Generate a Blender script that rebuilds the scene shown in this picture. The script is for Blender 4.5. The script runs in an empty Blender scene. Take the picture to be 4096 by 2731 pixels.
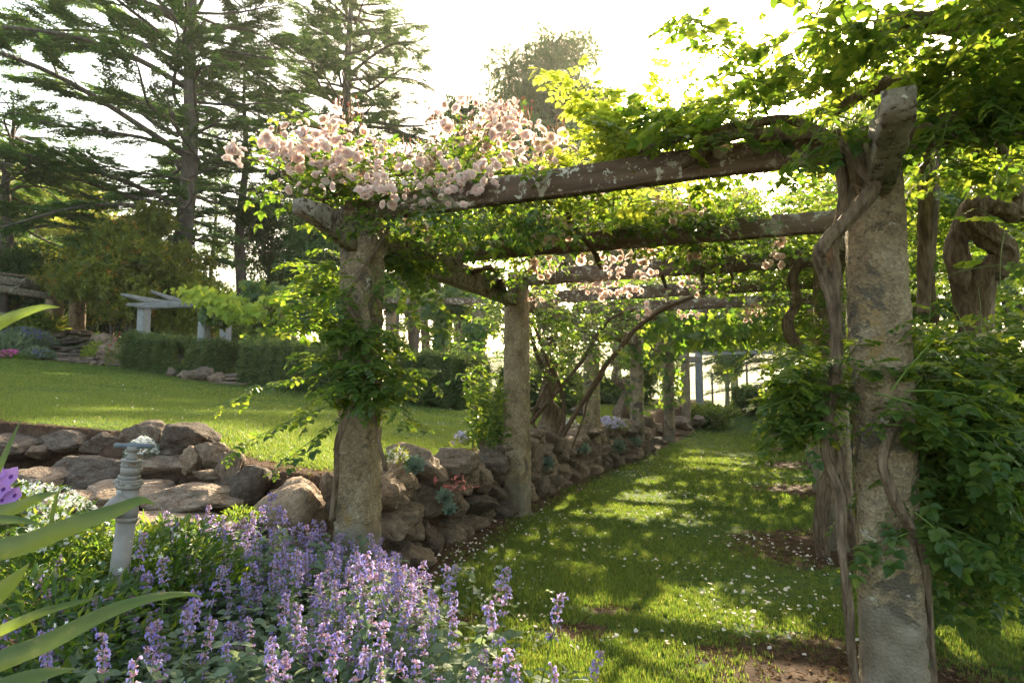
import bpy, math, random
import numpy as np
from mathutils import Vector, Matrix, noise
random.seed(7); RNG = np.random.default_rng(11)
R = math.radians
sc = bpy.context.scene
col = sc.collection

# ------------------------------------------------------------------ camera, light, exposure
EYE = 1.35; F = 2600.0; CX, CY = 2048.0, 1365.5; PITCH = math.atan(195 / F)
cam = bpy.data.objects.new('camera', bpy.data.cameras.new('camera')); col.objects.link(cam)
cam.location = (0, 0, EYE); cam.rotation_euler = (math.pi / 2 + PITCH, 0, 0)
cam.data.sensor_width = 36; cam.data.lens = F / 4096 * 36
cam.data.clip_start = 0.05; cam.data.clip_end = 3000
sc.camera = cam
SUN_AZ, SUN_EL = R(16.4), R(25.1)          # azimuth to the right of +Y
w = bpy.data.worlds.new('World'); sc.world = w; w.use_nodes = True
nt = w.node_tree; nt.nodes.clear()
sky = nt.nodes.new('ShaderNodeTexSky'); sky.sky_type = 'NISHITA'; sky.sun_disc = False
sky.sun_elevation = SUN_EL; sky.sun_rotation = SUN_AZ; sky.air_density = 1.0; sky.dust_density = 3.5; sky.ozone_density = .4
bg = nt.nodes.new('ShaderNodeBackground'); bg.inputs[1].default_value = 0.15
out = nt.nodes.new('ShaderNodeOutputWorld')
tint = nt.nodes.new('ShaderNodeMixRGB'); tint.blend_type = 'MULTIPLY'; tint.inputs[0].default_value = 1; tint.inputs[2].default_value = (1.07, .98, .80, 1)
nt.links.new(sky.outputs[0], tint.inputs[1]); nt.links.new(tint.outputs[0], bg.inputs[0]); nt.links.new(bg.outputs[0], out.inputs[0])
sl = bpy.data.lights.new('sun', 'SUN'); sl.energy = 5.0; sl.angle = R(0.6); sl.color = (1.0, 0.84, 0.58)
so = bpy.data.objects.new('sun', sl); col.objects.link(so)
sdir = Vector((math.sin(SUN_AZ) * math.cos(SUN_EL), math.cos(SUN_AZ) * math.cos(SUN_EL), math.sin(SUN_EL)))
so.rotation_euler = sdir.to_track_quat('Z', 'Y').to_euler()
sc.view_settings.view_transform = 'Standard'; sc.view_settings.look = 'None'
sc.view_settings.exposure = 2.3; sc.view_settings.gamma = 1
cy = sc.cycles
cy.max_bounces = 6; cy.diffuse_bounces = 4; cy.glossy_bounces = 2; cy.transmission_bounces = 4; cy.transparent_max_bounces = 6
cy.sample_clamp_indirect = 6; cy.use_denoising = True

def px(u, v, d):
    """photograph pixel (4096 wide) at world distance d along +Y"""
    a, b, c = (u - CX) / F, 1.0, (CY - v) / F
    y = b * math.cos(PITCH) - c * math.sin(PITCH); z = b * math.sin(PITCH) + c * math.cos(PITCH)
    return Vector((a / y * d, d, EYE + z / y * d))

# ------------------------------------------------------------------ mesh helpers
class Geo:
    def __init__(s): s.v = []; s.f = []; s.m = []; s.n = 0; s.sm = []
    def add(s, v, f, m=0):
        v = np.asarray(v, float).reshape(-1, 3); f = np.asarray(f, np.int64).reshape(-1, 3)
        s.v.append(v); s.f.append(f + s.n); s.m.append(np.full(len(f), m)); s.n += len(v)
    def build(s, name, mats, parent=None, smooth=True, shade=None):
        me = mesh_of(name, s, mats, smooth)
        return link(name, me, parent)
def mesh_of(name, g, mats, smooth=True):
    me = bpy.data.meshes.new(name)
    v = np.concatenate(g.v); f = np.concatenate(g.f); m = np.concatenate(g.m)
    me.vertices.add(len(v)); me.vertices.foreach_set('co', v.astype(np.float32).ravel())
    me.loops.add(len(f) * 3); me.loops.foreach_set('vertex_index', f.astype(np.int32).ravel())
    me.polygons.add(len(f)); me.polygons.foreach_set('loop_start', np.arange(0, len(f) * 3, 3, dtype=np.int32))
    me.polygons.foreach_set('loop_total', np.full(len(f), 3, np.int32))
    me.polygons.foreach_set('material_index', m.astype(np.int32))
    me.polygons.foreach_set('use_smooth', np.full(len(f), smooth))
    for x in (mats if isinstance(mats, (list, tuple)) else [mats]): me.materials.append(x)
    me.update(); me.validate()
    return me
def link(name, me, parent=None):
    o = bpy.data.objects.new(name, me); col.objects.link(o)
    if parent is not None:
        o.parent = parent
        o.matrix_parent_inverse = Matrix.Translation(-parent.location) if parent.parent is None else Matrix.Identity(4)
    return o
def tag(o, label=None, cat=None, group=None, kind=None):
    if label: o['label'] = label
    if cat: o['category'] = cat
    if group: o['group'] = group
    if kind: o['kind'] = kind
    return o
def thing(name, loc, label, cat, group=None):
    o = bpy.data.objects.new(name, None); col.objects.link(o); o.location = loc; o.empty_display_size = .2
    return tag(o, label, cat, group)

def unit(a): return a / (np.linalg.norm(a, axis=-1, keepdims=True) + 1e-9)
def scatter(g, tmpl, P, Yd, N, S, m=None):
    """copies of a template (verts, tris, mats) at P with axis Yd, normal N, scale S, as one mesh"""
    P = np.asarray(P, float).reshape(-1, 3)
    if len(P) == 0: return
    Yd = unit(np.asarray(Yd, float).reshape(-1, 3)); N = np.asarray(N, float).reshape(-1, 3); S = np.asarray(S, float).reshape(-1)
    X = unit(np.cross(Yd, N)); N = np.cross(X, Yd)
    tv, tf, tm = tmpl
    V = P[:, None, :] + S[:, None, None] * (tv[None, :, 0:1] * X[:, None, :] + tv[None, :, 1:2] * Yd[:, None, :] + tv[None, :, 2:3] * N[:, None, :])
    Fc = tf[None] + (np.arange(len(P)) * len(tv))[:, None, None]
    g.v.append(V.reshape(-1, 3)); g.f.append(Fc.reshape(-1, 3) + g.n)
    g.m.append(np.tile(tm if m is None else np.full(len(tf), m), len(P))); g.n += len(P) * len(tv)

def tube(g, pts, rad, seg=7, m=0, cap=True, bump=0.0, ridges=0):
    pts = np.array([tuple(p) for p in pts], float); n = len(pts)
    rad = np.full(n, rad, float) if np.isscalar(rad) else np.asarray(rad, float)
    t = np.gradient(pts, axis=0); t = unit(t)
    ref = np.array([0, 0, 1.0]) if abs(t[0][2]) < .9 else np.array([1.0, 0, 0])
    u = unit(np.cross(ref, t[0])); V = []
    ang = np.arange(seg) * 2 * math.pi / seg
    for i in range(n):
        u = u - t[i] * np.dot(u, t[i]); u = unit(u); b = np.cross(t[i], u)
        r = np.full(seg, rad[i])
        if bump: r = r * (1 + bump * (RNG.random(seg) - .5))
        if ridges: r = r * (1 + .17 * np.sin(ridges * ang + i * .22) + .10 * np.sin((ridges * 2 + 1) * ang - i * .15))
        V.append(pts[i] + r[:, None] * (np.cos(ang)[:, None] * u + np.sin(ang)[:, None] * b))
    V = np.concatenate(V); Fc = []
    k = np.arange(seg); k2 = (k + 1) % seg
    for i in range(n - 1):
        a = i * seg + k; b2 = i * seg + k2; c = a + seg; d = b2 + seg
        Fc.append(np.stack([a, b2, d], 1)); Fc.append(np.stack([a, d, c], 1))
    if cap:
        V = np.vstack([V, pts[0], pts[-1]])
        Fc.append(np.stack([k2, k, np.full(seg, len(V) - 2)], 1))
        Fc.append(np.stack([(n - 1) * seg + k, (n - 1) * seg + k2, np.full(seg, len(V) - 1)], 1))
    g.add(V, np.concatenate(Fc), m)
def smooth_path(pts, n=8):
    """Catmull-Rom through the points"""
    P = [Vector(p) for p in pts]; P = [P[0] * 2 - P[1]] + P + [P[-1] * 2 - P[-2]]; o = []
    for i in range(1, len(P) - 2):
        a, b, c, d = P[i - 1], P[i], P[i + 1], P[i + 2]
        for j in range(n):
            t = j / n
            o.append(.5 * ((2 * b) + (c - a) * t + (2 * a - 5 * b + 4 * c - d) * t * t + (3 * b - a - 3 * c + d) * t ** 3))
    o.append(P[-2]); return o

def rnd(n, a=-1., b=1.): return RNG.uniform(a, b, n)
def rv(n):
    return unit(RNG.normal(size=(n, 3)))

# ------------------------------------------------------------------ materials
MATS = {}
def newmat(name):
    m = bpy.data.materials.new(name); m.use_nodes = True; MATS[name] = m
    n = m.node_tree; n.nodes.clear(); return m, n, n.nodes, n.links
def ramp(nd, cols, interp='LINEAR'):
    r = nd.new('ShaderNodeValToRGB'); r.color_ramp.interpolation = interp
    e = r.color_ramp.elements
    while len(e) < len(cols): e.new(.5)
    for i, (p, c) in enumerate(cols): e[i].position = p; e[i].color = (*c, 1)
    return r
def leafmat(name, cols, trans, tfac=.5, rough=.45, spec=.4):
    m, n, nd, lk = newmat(name)
    o = nd.new('ShaderNodeOutputMaterial'); g = nd.new('ShaderNodeNewGeometry')
    r = ramp(nd, cols); lk.new(g.outputs['Random Per Island'], r.inputs[0])
    r2 = ramp(nd, trans); lk.new(g.outputs['Random Per Island'], r2.inputs[0])
    p = nd.new('ShaderNodeBsdfPrincipled'); p.inputs['Roughness'].default_value = rough; p.inputs['Specular IOR Level'].default_value = spec
    t = nd.new('ShaderNodeBsdfTranslucent'); mx = nd.new('ShaderNodeMixShader'); mx.inputs[0].default_value = tfac
    lk.new(r.outputs[0], p.inputs['Base Color']); lk.new(r2.outputs[0], t.inputs[0])
    lk.new(p.outputs[0], mx.inputs[1]); lk.new(t.outputs[0], mx.inputs[2]); lk.new(mx.outputs[0], o.inputs[0])
    return m
def surf(name, layers, scale=4., rough=.85, bump=.4, bscale=30., spec=.3, coords='Object', stretch=(1, 1, 1), voro=0.0, bdist=.01):
    """layers: colour ramp over noise"""
    m, n, nd, lk = newmat(name)
    o = nd.new('ShaderNodeOutputMaterial'); p = nd.new('ShaderNodeBsdfPrincipled'); lk.new(p.outputs[0], o.inputs[0])
    tc = nd.new('ShaderNodeTexCoord'); mp = nd.new('ShaderNodeMapping'); mp.inputs['Scale'].default_value = stretch
    lk.new(tc.outputs[coords], mp.inputs[0])
    ns = nd.new('ShaderNodeTexNoise'); ns.inputs['Scale'].default_value = scale; ns.inputs['Detail'].default_value = 8; ns.inputs['Roughness'].default_value = .65
    lk.new(mp.outputs[0], ns.inputs[0])
    r = ramp(nd, layers); lk.new(ns.outputs[0], r.inputs[0]); lk.new(r.outputs[0], p.inputs['Base Color'])
    p.inputs['Roughness'].default_value = rough; p.inputs['Specular IOR Level'].default_value = spec
    b = nd.new('ShaderNodeBump'); b.inputs['Strength'].default_value = bump; b.inputs['Distance'].default_value = bdist
    if voro:
        vn = nd.new('ShaderNodeTexVoronoi'); vn.inputs['Scale'].default_value = bscale; lk.new(mp.outputs[0], vn.inputs[0]); lk.new(vn.outputs[0], b.inputs['Height'])
        mxr = nd.new('ShaderNodeMixRGB'); mxr.blend_type = 'MULTIPLY'; mxr.inputs[0].default_value = voro
        rr = ramp(nd, [(0.0, (.6, .6, .6)), (1.0, (1.5, 1.45, 1.35))]); lk.new(vn.outputs['Color'], rr.inputs[0])
        lk.new(r.outputs[0], mxr.inputs[1]); lk.new(rr.outputs[0], mxr.inputs[2]); lk.new(mxr.outputs[0], p.inputs['Base Color'])
    else:
        n2 = nd.new('ShaderNodeTexNoise'); n2.inputs['Scale'].default_value = bscale; n2.inputs['Detail'].default_value = 8
        lk.new(mp.outputs[0], n2.inputs[0]); lk.new(n2.outputs[0], b.inputs['Height'])
    lk.new(b.outputs[0], p.inputs['Normal'])
    return m
def spotted(name, base, spots, sp_scale=30., thr=.56, **k):
    """a base surface with crusty patches (lichen, bare wood) on it"""
    m = surf(name, base, **k); n = m.node_tree; nd, lk = n.nodes, n.links
    p = [x for x in nd if x.type == 'BSDF_PRINCIPLED'][0]
    src = p.inputs['Base Color'].links[0].from_socket
    mp = [x for x in nd if x.type == 'MAPPING'][0]; tc = [x for x in nd if x.type == 'TEX_COORD'][0]
    for i, (c, s, th) in enumerate(spots):
        a = nd.new('ShaderNodeTexNoise'); a.inputs['Scale'].default_value = s; a.inputs['Detail'].default_value = 6; a.inputs['Roughness'].default_value = .7
        a.inputs['Distortion'].default_value = .4
        lk.new(tc.outputs['Object'], a.inputs[0])
        r = ramp(nd, [(th, (0, 0, 0)), (th + .035, (1, 1, 1))]); lk.new(a.outputs[0], r.inputs[0])
        mx = nd.new('ShaderNodeMixRGB'); lk.new(r.outputs[0], mx.inputs[0]); lk.new(src, mx.inputs[1]); mx.inputs[2].default_value = (*c, 1)
        src = mx.outputs[0]
    lk.new(src, p.inputs['Base Color']); return m

M_VINE = leafmat('vine_leaf', [(0, (.026, .066, .017)), (.6, (.045, .096, .022)), (1, (.08, .13, .03))], [(0, (.14, .27, .02)), (.5, (.27, .40, .03)), (1, (.48, .54, .05))], .45, .42, .45)
M_VINEY = leafmat('vine_leaf_young', [(0, (.08, .15, .02)), (1, (.16, .22, .03))], [(0, (.42, .55, .04)), (1, (.72, .74, .10))], .6, .42, .4)
M_ROSEL = leafmat('rose_leaf', [(0, (.018, .055, .016)), (.7, (.035, .085, .02)), (1, (.06, .12, .03))], [(0, (.12, .26, .02)), (.6, (.25, .40, .03)), (1, (.5, .55, .06))], .42, .35, .5)
M_IVY = leafmat('ivy_leaf', [(0, (.022, .062, .018)), (.7, (.042, .096, .022)), (1, (.075, .135, .03))], [(0, (.13, .27, .02)), (.6, (.25, .40, .03)), (1, (.5, .56, .05))], .45, .4, .45)
M_IVYY = leafmat('ivy_leaf_young', [(0, (.16, .25, .02)), (1, (.27, .35, .035))], [(0, (.45, .6, .04)), (1, (.7, .75, .08))], .5, .45, .4)
M_CEDAR = leafmat('cedar_needles', [(0, (.036, .092, .036)), (.6, (.065, .15, .048)), (1, (.11, .20, .06))], [(0, (.08, .19, .04)), (.7, (.17, .30, .05)), (1, (.32, .42, .07))], .38, .6, .25)
M_CYP = leafmat('cypress_foliage', [(0, (.028, .08, .028)), (1, (.06, .14, .042))], [(0, (.09, .17, .04)), (1, (.2, .30, .06))], .33, .6, .25)
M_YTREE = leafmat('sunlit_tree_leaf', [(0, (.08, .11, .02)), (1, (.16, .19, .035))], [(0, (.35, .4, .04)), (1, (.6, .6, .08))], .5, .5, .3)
M_SHRUB = leafmat('shrub_leaf', [(0, (.032, .075, .02)), (1, (.085, .14, .03))], [(0, (.16, .28, .02)), (1, (.5, .48, .05))], .45, .4, .45)
M_LOQ = leafmat('leathery_shrub_leaf', [(0, (.05, .095, .02)), (1, (.14, .18, .035))], [(0, (.25, .34, .03)), (1, (.62, .52, .06))], .5, .4, .45)
M_HEDGE = leafmat('rosemary_needles', [(0, (.034, .062, .028)), (.7, (.07, .115, .042)), (1, (.14, .18, .065))], [(0, (.12, .2, .04)), (1, (.34, .42, .09))], .4, .6, .25)
M_GRASS = leafmat('grass_blade', [(0, (.036, .074, .018)), (.8, (.060, .112, .028)), (1, (.13, .13, .05))], [(0, (.16, .28, .03)), (.7, (.30, .42, .04)), (1, (.5, .47, .1))], .42, .5, .3)
M_CATL = leafmat('catmint_leaf', [(0, (.09, .135, .075)), (1, (.18, .235, .145))], [(0, (.18, .28, .10)), (1, (.35, .42, .2))], .35, .7, .2)
M_CALYX = leafmat('catmint_calyx', [(0, (.34, .19, .32)), (.6, (.50, .32, .45)), (1, (.60, .45, .50))], [(0, (.6, .38, .52)), (1, (.82, .62, .68))], .4, .6, .2)
M_COROL = leafmat('catmint_corolla', [(0, (.26, .21, .60)), (1, (.50, .44, .82))], [(0, (.48, .4, .8)), (1, (.75, .66, .92))], .4, .6, .2)
M_PETAL = leafmat('rose_petal', [(0, (.95, .74, .68)), (.5, (.96, .84, .77)), (1, (.96, .91, .82))], [(0, (.98, .74, .66)), (1, (.98, .90, .82))], .68, .6, .2)
M_PETALC = leafmat('rose_heart', [(0, (.92, .60, .57)), (1, (.94, .76, .70))], [(0, (.95, .58, .52)), (1, (.96, .78, .7))], .6, .6, .2)
M_BUD = leafmat('rose_bud', [(0, (.12, .10, .03)), (1, (.45, .18, .14))], [(0, (.4, .3, .06)), (1, (.7, .3, .2))], .4, .6, .2)
M_WHITE = leafmat('white_floret', [(0, (.72, .72, .68)), (1, (.85, .85, .82))], [(0, (.7, .7, .66)), (1, (.85, .85, .8))], .3, .7, .2)
M_FPETAL = leafmat('fallen_petal', [(0, (.74, .66, .62)), (1, (.85, .80, .76))], [(0, (.7, .6, .55)), (1, (.85, .78, .7))], .3, .7, .2)
M_STRAP = leafmat('strap_leaf', [(0, (.04, .085, .026)), (1, (.06, .115, .034))], [(0, (.25, .36, .05)), (1, (.33, .44, .06))], .4, .42, .4)
def blotches(m, c, s_=40., th=.62):
    """small dry marks on a leaf"""
    nd, lk = m.node_tree.nodes, m.node_tree.links; p = [x for x in nd if x.type == 'BSDF_PRINCIPLED'][0]; sr = p.inputs['Base Color'].links[0].from_socket; tc = nd.new('ShaderNodeTexCoord'); a = nd.new('ShaderNodeTexNoise'); a.inputs['Scale'].default_value = s_; a.inputs['Detail'].default_value = 6
    lk.new(tc.outputs['Object'], a.inputs[0]); r = ramp(nd, [(.35, (0, 0, 0)), (th, (.25, .25, .25)), (th + .06, (1, 1, 1))]); lk.new(a.outputs[0], r.inputs[0]); mx = nd.new('ShaderNodeMixRGB'); lk.new(r.outputs[0], mx.inputs[0]); lk.new(sr, mx.inputs[1]); mx.inputs[2].default_value = (*c, 1); lk.new(mx.outputs[0], p.inputs['Base Color'])
blotches(M_STRAP, (.17, .16, .06))
M_SUCC = leafmat('succulent_leaf', [(0, (.11, .16, .115)), (1, (.19, .25, .18))], [(0, (.2, .3, .2)), (1, (.3, .4, .3))], .12, .5, .3)
M_PET = leafmat('petunia_petal', [(0, (.34, .16, .52)), (1, (.48, .26, .62))], [(0, (.5, .25, .7)), (1, (.65, .4, .8))], .4, .6, .2)
M_PETD = leafmat('petunia_throat', [(0, (.09, .02, .18)), (1, (.14, .04, .26))], [(0, (.2, .04, .35)), (1, (.25, .08, .4))], .3, .6, .2)
M_PINK = leafmat('pink_floret', [(0, (.5, .05, .28)), (1, (.75, .15, .45))], [(0, (.6, .08, .3)), (1, (.7, .2, .4))], .3, .6, .2)
M_LILAC = leafmat('lilac_floret', [(0, (.42, .36, .62)), (1, (.68, .62, .8))], [(0, (.5, .4, .6)), (1, (.7, .6, .75))], .3, .6, .2)
M_LAV = leafmat('lavender_floret', [(0, (.11, .10, .22)), (1, (.21, .19, .36))], [(0, (.15, .13, .3)), (1, (.3, .25, .45))], .3, .6, .2)
M_BERRY = leafmat('orange_berry', [(0, (.55, .16, .02)), (1, (.8, .34, .04))], [(0, (.6, .2, .02)), (1, (.8, .4, .05))], .2, .4, .4)
M_CORAL = leafmat('coral_floret', [(0, (.36, .08, .09)), (1, (.5, .15, .16))], [(0, (.4, .1, .1)), (1, (.5, .2, .2))], .3, .6, .2)
M_STEM = surf('green_stem', [(.3, (.10, .17, .03)), (.7, (.16, .22, .05))], rough=.5, bump=.1)
M_TWIG = surf('brown_twig', [(.3, (.07, .045, .025)), (.7, (.15, .10, .06))], scale=8, rough=.8)
M_VBARK = surf('vine_bark', [(.3, (.05, .034, .022)), (.48, (.145, .10, .064)), (.7, (.28, .205, .14))], scale=16, stretch=(2.2, 2.2, .5), bscale=34, bump=1.0, bdist=.02)
M_CBARK = surf('cedar_bark', [(.3, (.06, .05, .043)), (.55, (.13, .11, .095)), (.8, (.22, .19, .165))], scale=3, stretch=(2, 2, .5), bscale=8, bump=.8, bdist=.04)
M_CANE = surf('rose_cane', [(.3, (.07, .042, .028)), (.7, (.16, .10, .06))], scale=12, rough=.7, bscale=50, bump=.3)
M_STONE = spotted('pebbledash_pillar', [(.3, (.135, .10, .060)), (.5, (.24, .185, .120)), (.75, (.36, .30, .21))], [((.27, .185, .085), 4.0, .60), ((.11, .09, .065), 3.1, .555), ((.42, .39, .31), 15.0, .62)], scale=7, bscale=75, bump=.75, voro=.85, bdist=.012)
def add_render_foot(m):
    """bare smooth render where the aggregate has come away, low down"""
    n = m.node_tree; nd, lk = n.nodes, n.links; p = [x for x in nd if x.type == 'BSDF_PRINCIPLED'][0]; src = p.inputs['Base Color'].links[0].from_socket; tc = [x for x in nd if x.type == 'TEX_COORD'][0]
    sp_ = nd.new('ShaderNodeSeparateXYZ'); lk.new(tc.outputs['Object'], sp_.inputs[0]); a = nd.new('ShaderNodeTexNoise'); a.inputs['Scale'].default_value = 3.2; a.inputs['Detail'].default_value = 7; lk.new(tc.outputs['Object'], a.inputs[0])
    ma = nd.new('ShaderNodeMath'); ma.operation = 'MULTIPLY_ADD'; lk.new(a.outputs[0], ma.inputs[0]); ma.inputs[1].default_value = .9; lk.new(sp_.outputs[2], ma.inputs[2])
    r = ramp(nd, [(.80, (.85, .85, .85)), (.86, (0, 0, 0))]); lk.new(ma.outputs[0], r.inputs[0]); a2 = nd.new('ShaderNodeTexNoise'); a2.inputs['Scale'].default_value = 9; a2.inputs['Detail'].default_value = 8; lk.new(tc.outputs['Object'], a2.inputs[0])
    r2 = ramp(nd, [(.3, (.13, .105, .075)), (.55, (.21, .175, .13)), (.75, (.30, .26, .205))]); lk.new(a2.outputs[0], r2.inputs[0]); mx = nd.new('ShaderNodeMixRGB'); lk.new(r.outputs[0], mx.inputs[0]); lk.new(src, mx.inputs[1]); lk.new(r2.outputs[0], mx.inputs[2]); lk.new(mx.outputs[0], p.inputs['Base Color'])
    b = [x for x in nd if x.type == 'BUMP'][0]; inv = nd.new('ShaderNodeMath'); inv.operation = 'MULTIPLY_ADD'; lk.new(r.outputs[0], inv.inputs[0]); inv.inputs[1].default_value = -.35; inv.inputs[2].default_value = .75; lk.new(inv.outputs[0], b.inputs['Strength'])
add_render_foot(M_STONE)
M_SKIRT = surf('grey_render', [(.3, (.19, .175, .155)), (.6, (.27, .255, .23)), (.8, (.33, .31, .28))], scale=6, bscale=120, bump=.35, bdist=.006)
M_GREYP = surf('grey_pillar_face', [(.3, (.18, .185, .185)), (.7, (.28, .285, .285))], scale=8, bscale=80, bump=.4, bdist=.006)
M_WOOD = spotted('lichened_timber', [(.3, (.06, .036, .022)), (.5, (.13, .082, .052)), (.72, (.24, .17, .115))], [((.34, .30, .22), 5.0, .565), ((.50, .47, .37), 20.0, .575)], scale=3, stretch=(1, 1, 1), bscale=38, bump=.7, bdist=.008)
for x_ in M_WOOD.node_tree.nodes:
    if x_.type == 'MAPPING': x_.vector_type = 'TEXTURE'; x_.inputs['Rotation'].default_value = (0, 0, R(-22.5)); x_.inputs['Scale'].default_value = (3.5, .35, .22)
M_WOODP = spotted('pale_weathered_timber', [(.3, (.13, .105, .075)), (.5, (.23, .195, .145)), (.75, (.34, .30, .235))], [((.075, .052, .035), 20.0, .53), ((.46, .44, .34), 30.0, .62)], scale=11, bscale=45, bump=.9, bdist=.012)
M_WOODG = surf('grey_timber', [(.3, (.12, .118, .115)), (.7, (.27, .27, .27))], scale=6, bscale=38, bump=.4, stretch=(1, 1, 4))
M_ROCK = spotted('limestone_rock', [(.28, (.085, .062, .044)), (.5, (.21, .155, .115)), (.75, (.37, .295, .225))], [((.36, .35, .32), 16.0, .62), ((.085, .05, .028), 4.5, .60), ((.46, .44, .40), 30.0, .61)], scale=3.2, bscale=14, bump=.9, bdist=.03)
M_ROCKD = spotted('dark_mossy_rock', [(.28, (.06, .045, .035)), (.5, (.145, .112, .086)), (.75, (.27, .22, .175))], [((.30, .29, .27), 16.0, .60), ((.10, .055, .028), 4.5, .56), ((.42, .41, .38), 30.0, .60)], scale=3.2, bscale=14, bump=.9, bdist=.03)
M_LITTER = leafmat('dry_litter', [(0, (.07, .04, .02)), (.6, (.16, .09, .05)), (1, (.26, .17, .10))], [(0, (.1, .06, .03)), (1, (.3, .2, .1))], .2, .8, .1)
M_PIPE = spotted('galvanised_pipe', [(.3, (.17, .155, .14)), (.6, (.27, .25, .225)), (.8, (.37, .345, .32))], [((.40, .42, .38), 14.0, .62), ((.16, .11, .075), 18.0, .60)], scale=9, rough=.55, bscale=70, bump=.25, bdist=.003)
M_PIPEH = surf('dark_metal_handle', [(.3, (.07, .085, .10)), (.7, (.16, .18, .20))], scale=14, rough=.45, bscale=80, bump=.2, bdist=.002)
M_WIRE = surf('fence_wire', [(.3, (.06, .06, .05)), (.7, (.10, .10, .09))], rough=.6, bump=.1)
M_POST = surf('fence_timber', [(.3, (.10, .085, .065)), (.7, (.2, .17, .14))], scale=6, bump=.3)

for m_ in (M_ROCK, M_ROCKD):
    nd, lk = m_.node_tree.nodes, m_.node_tree.links; p_ = [x for x in nd if x.type == 'BSDF_PRINCIPLED'][0]; sr = p_.inputs['Base Color'].links[0].from_socket
    oi = nd.new('ShaderNodeObjectInfo'); rr_ = ramp(nd, [(0, (.55, .52, .50)), (.5, (.95, .9, .85)), (1, (1.35, 1.25, 1.12))]); lk.new(oi.outputs['Random'], rr_.inputs[0]); mm = nd.new('ShaderNodeMixRGB'); mm.blend_type = 'MULTIPLY'; mm.inputs[0].default_value = 1
    lk.new(sr, mm.inputs[1]); lk.new(rr_.outputs[0], mm.inputs[2]); lk.new(mm.outputs[0], p_.inputs['Base Color'])

# net: fine mesh cloth, mostly holes
m, n, nd, lk = newmat('green_netting')
o_ = nd.new('ShaderNodeOutputMaterial'); tr = nd.new('ShaderNodeBsdfTransparent'); df = nd.new('ShaderNodeBsdfDiffuse'); df.inputs[0].default_value = (.12, .2, .12, 1)
tl = nd.new('ShaderNodeBsdfTranslucent'); tl.inputs[0].default_value = (.25, .38, .2, 1); m1 = nd.new('ShaderNodeMixShader'); m1.inputs[0].default_value = .5
m2 = nd.new('ShaderNodeMixShader'); m2.inputs[0].default_value = .28
lk.new(df.outputs[0], m1.inputs[1]); lk.new(tl.outputs[0], m1.inputs[2]); lk.new(tr.outputs[0], m2.inputs[1]); lk.new(m1.outputs[0], m2.inputs[2]); lk.new(m2.outputs[0], o_.inputs[0])
M_NET = m

# ground: short turf, soil where the beds are, pale pasture far away
m, n, nd, lk = newmat('turf_and_soil'); M_GROUND = m
o_ = nd.new('ShaderNodeOutputMaterial'); p = nd.new('ShaderNodeBsdfPrincipled'); p.inputs['Roughness'].default_value = .9; p.inputs['Specular IOR Level'].default_value = .1
lk.new(p.outputs[0], o_.inputs[0]); tc = nd.new('ShaderNodeTexCoord')
def nz(s, d=6, r=.6):
    a = nd.new('ShaderNodeTexNoise'); a.inputs['Scale'].default_value = s; a.inputs['Detail'].default_value = d; a.inputs['Roughness'].default_value = r
    lk.new(tc.outputs['Object'], a.inputs[0]); return a
a = nz(.7, 8, .75); r1 = ramp(nd, [(.32, (.030, .062, .015)), (.52, (.046, .090, .022)), (.68, (.085, .11, .028)), (.8, (.12, .11, .045))]); lk.new(a.outputs[0], r1.inputs[0])
b = nz(9, 8, .8); r2 = ramp(nd, [(.3, (.028, .016, .010)), (.5, (.07, .042, .027)), (.72, (.17, .11, .075))]); lk.new(b.outputs[0], r2.inputs[0])
at = nd.new('ShaderNodeAttribute'); at.attribute_name = 'soil'
c = nz(5, 5, .7); ad = nd.new('ShaderNodeMath'); ad.operation = 'ADD'; lk.new(at.outputs['Fac'], ad.inputs[0])
sb = nd.new('ShaderNodeMath'); sb.operation = 'MULTIPLY_ADD'; lk.new(c.outputs[0], sb.inputs[0]); sb.inputs[1].default_value = .9; sb.inputs[2].default_value = -.45; lk.new(sb.outputs[0], ad.inputs[1])
r3 = ramp(nd, [(.44, (0, 0, 0)), (.58, (1, 1, 1))]); lk.new(ad.outputs[0], r3.inputs[0])
mx = nd.new('ShaderNodeMixRGB'); lk.new(r3.outputs[0], mx.inputs[0]); lk.new(r1.outputs[0], mx.inputs[1]); lk.new(r2.outputs[0], mx.inputs[2])
at2 = nd.new('ShaderNodeAttribute'); at2.attribute_name = 'pasture'
d_ = nz(.02, 6, .6); r4 = ramp(nd, [(.35, (.09, .14, .04)), (.65, (.15, .18, .065))]); lk.new(d_.outputs[0], r4.inputs[0])
mx2 = nd.new('ShaderNodeMixRGB'); lk.new(at2.outputs['Fac'], mx2.inputs[0]); lk.new(mx.outputs[0], mx2.inputs[1]); lk.new(r4.outputs[0], mx2.inputs[2])
lk.new(mx2.outputs[0], p.inputs['Base Color'])
e = nz(60, 8, .8); bp = nd.new('ShaderNodeBump'); bp.inputs['Strength'].default_value = .7; bp.inputs['Distance'].default_value = .02
lk.new(e.outputs[0], bp.inputs['Height']); lk.new(bp.outputs[0], p.inputs['Normal'])

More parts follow.
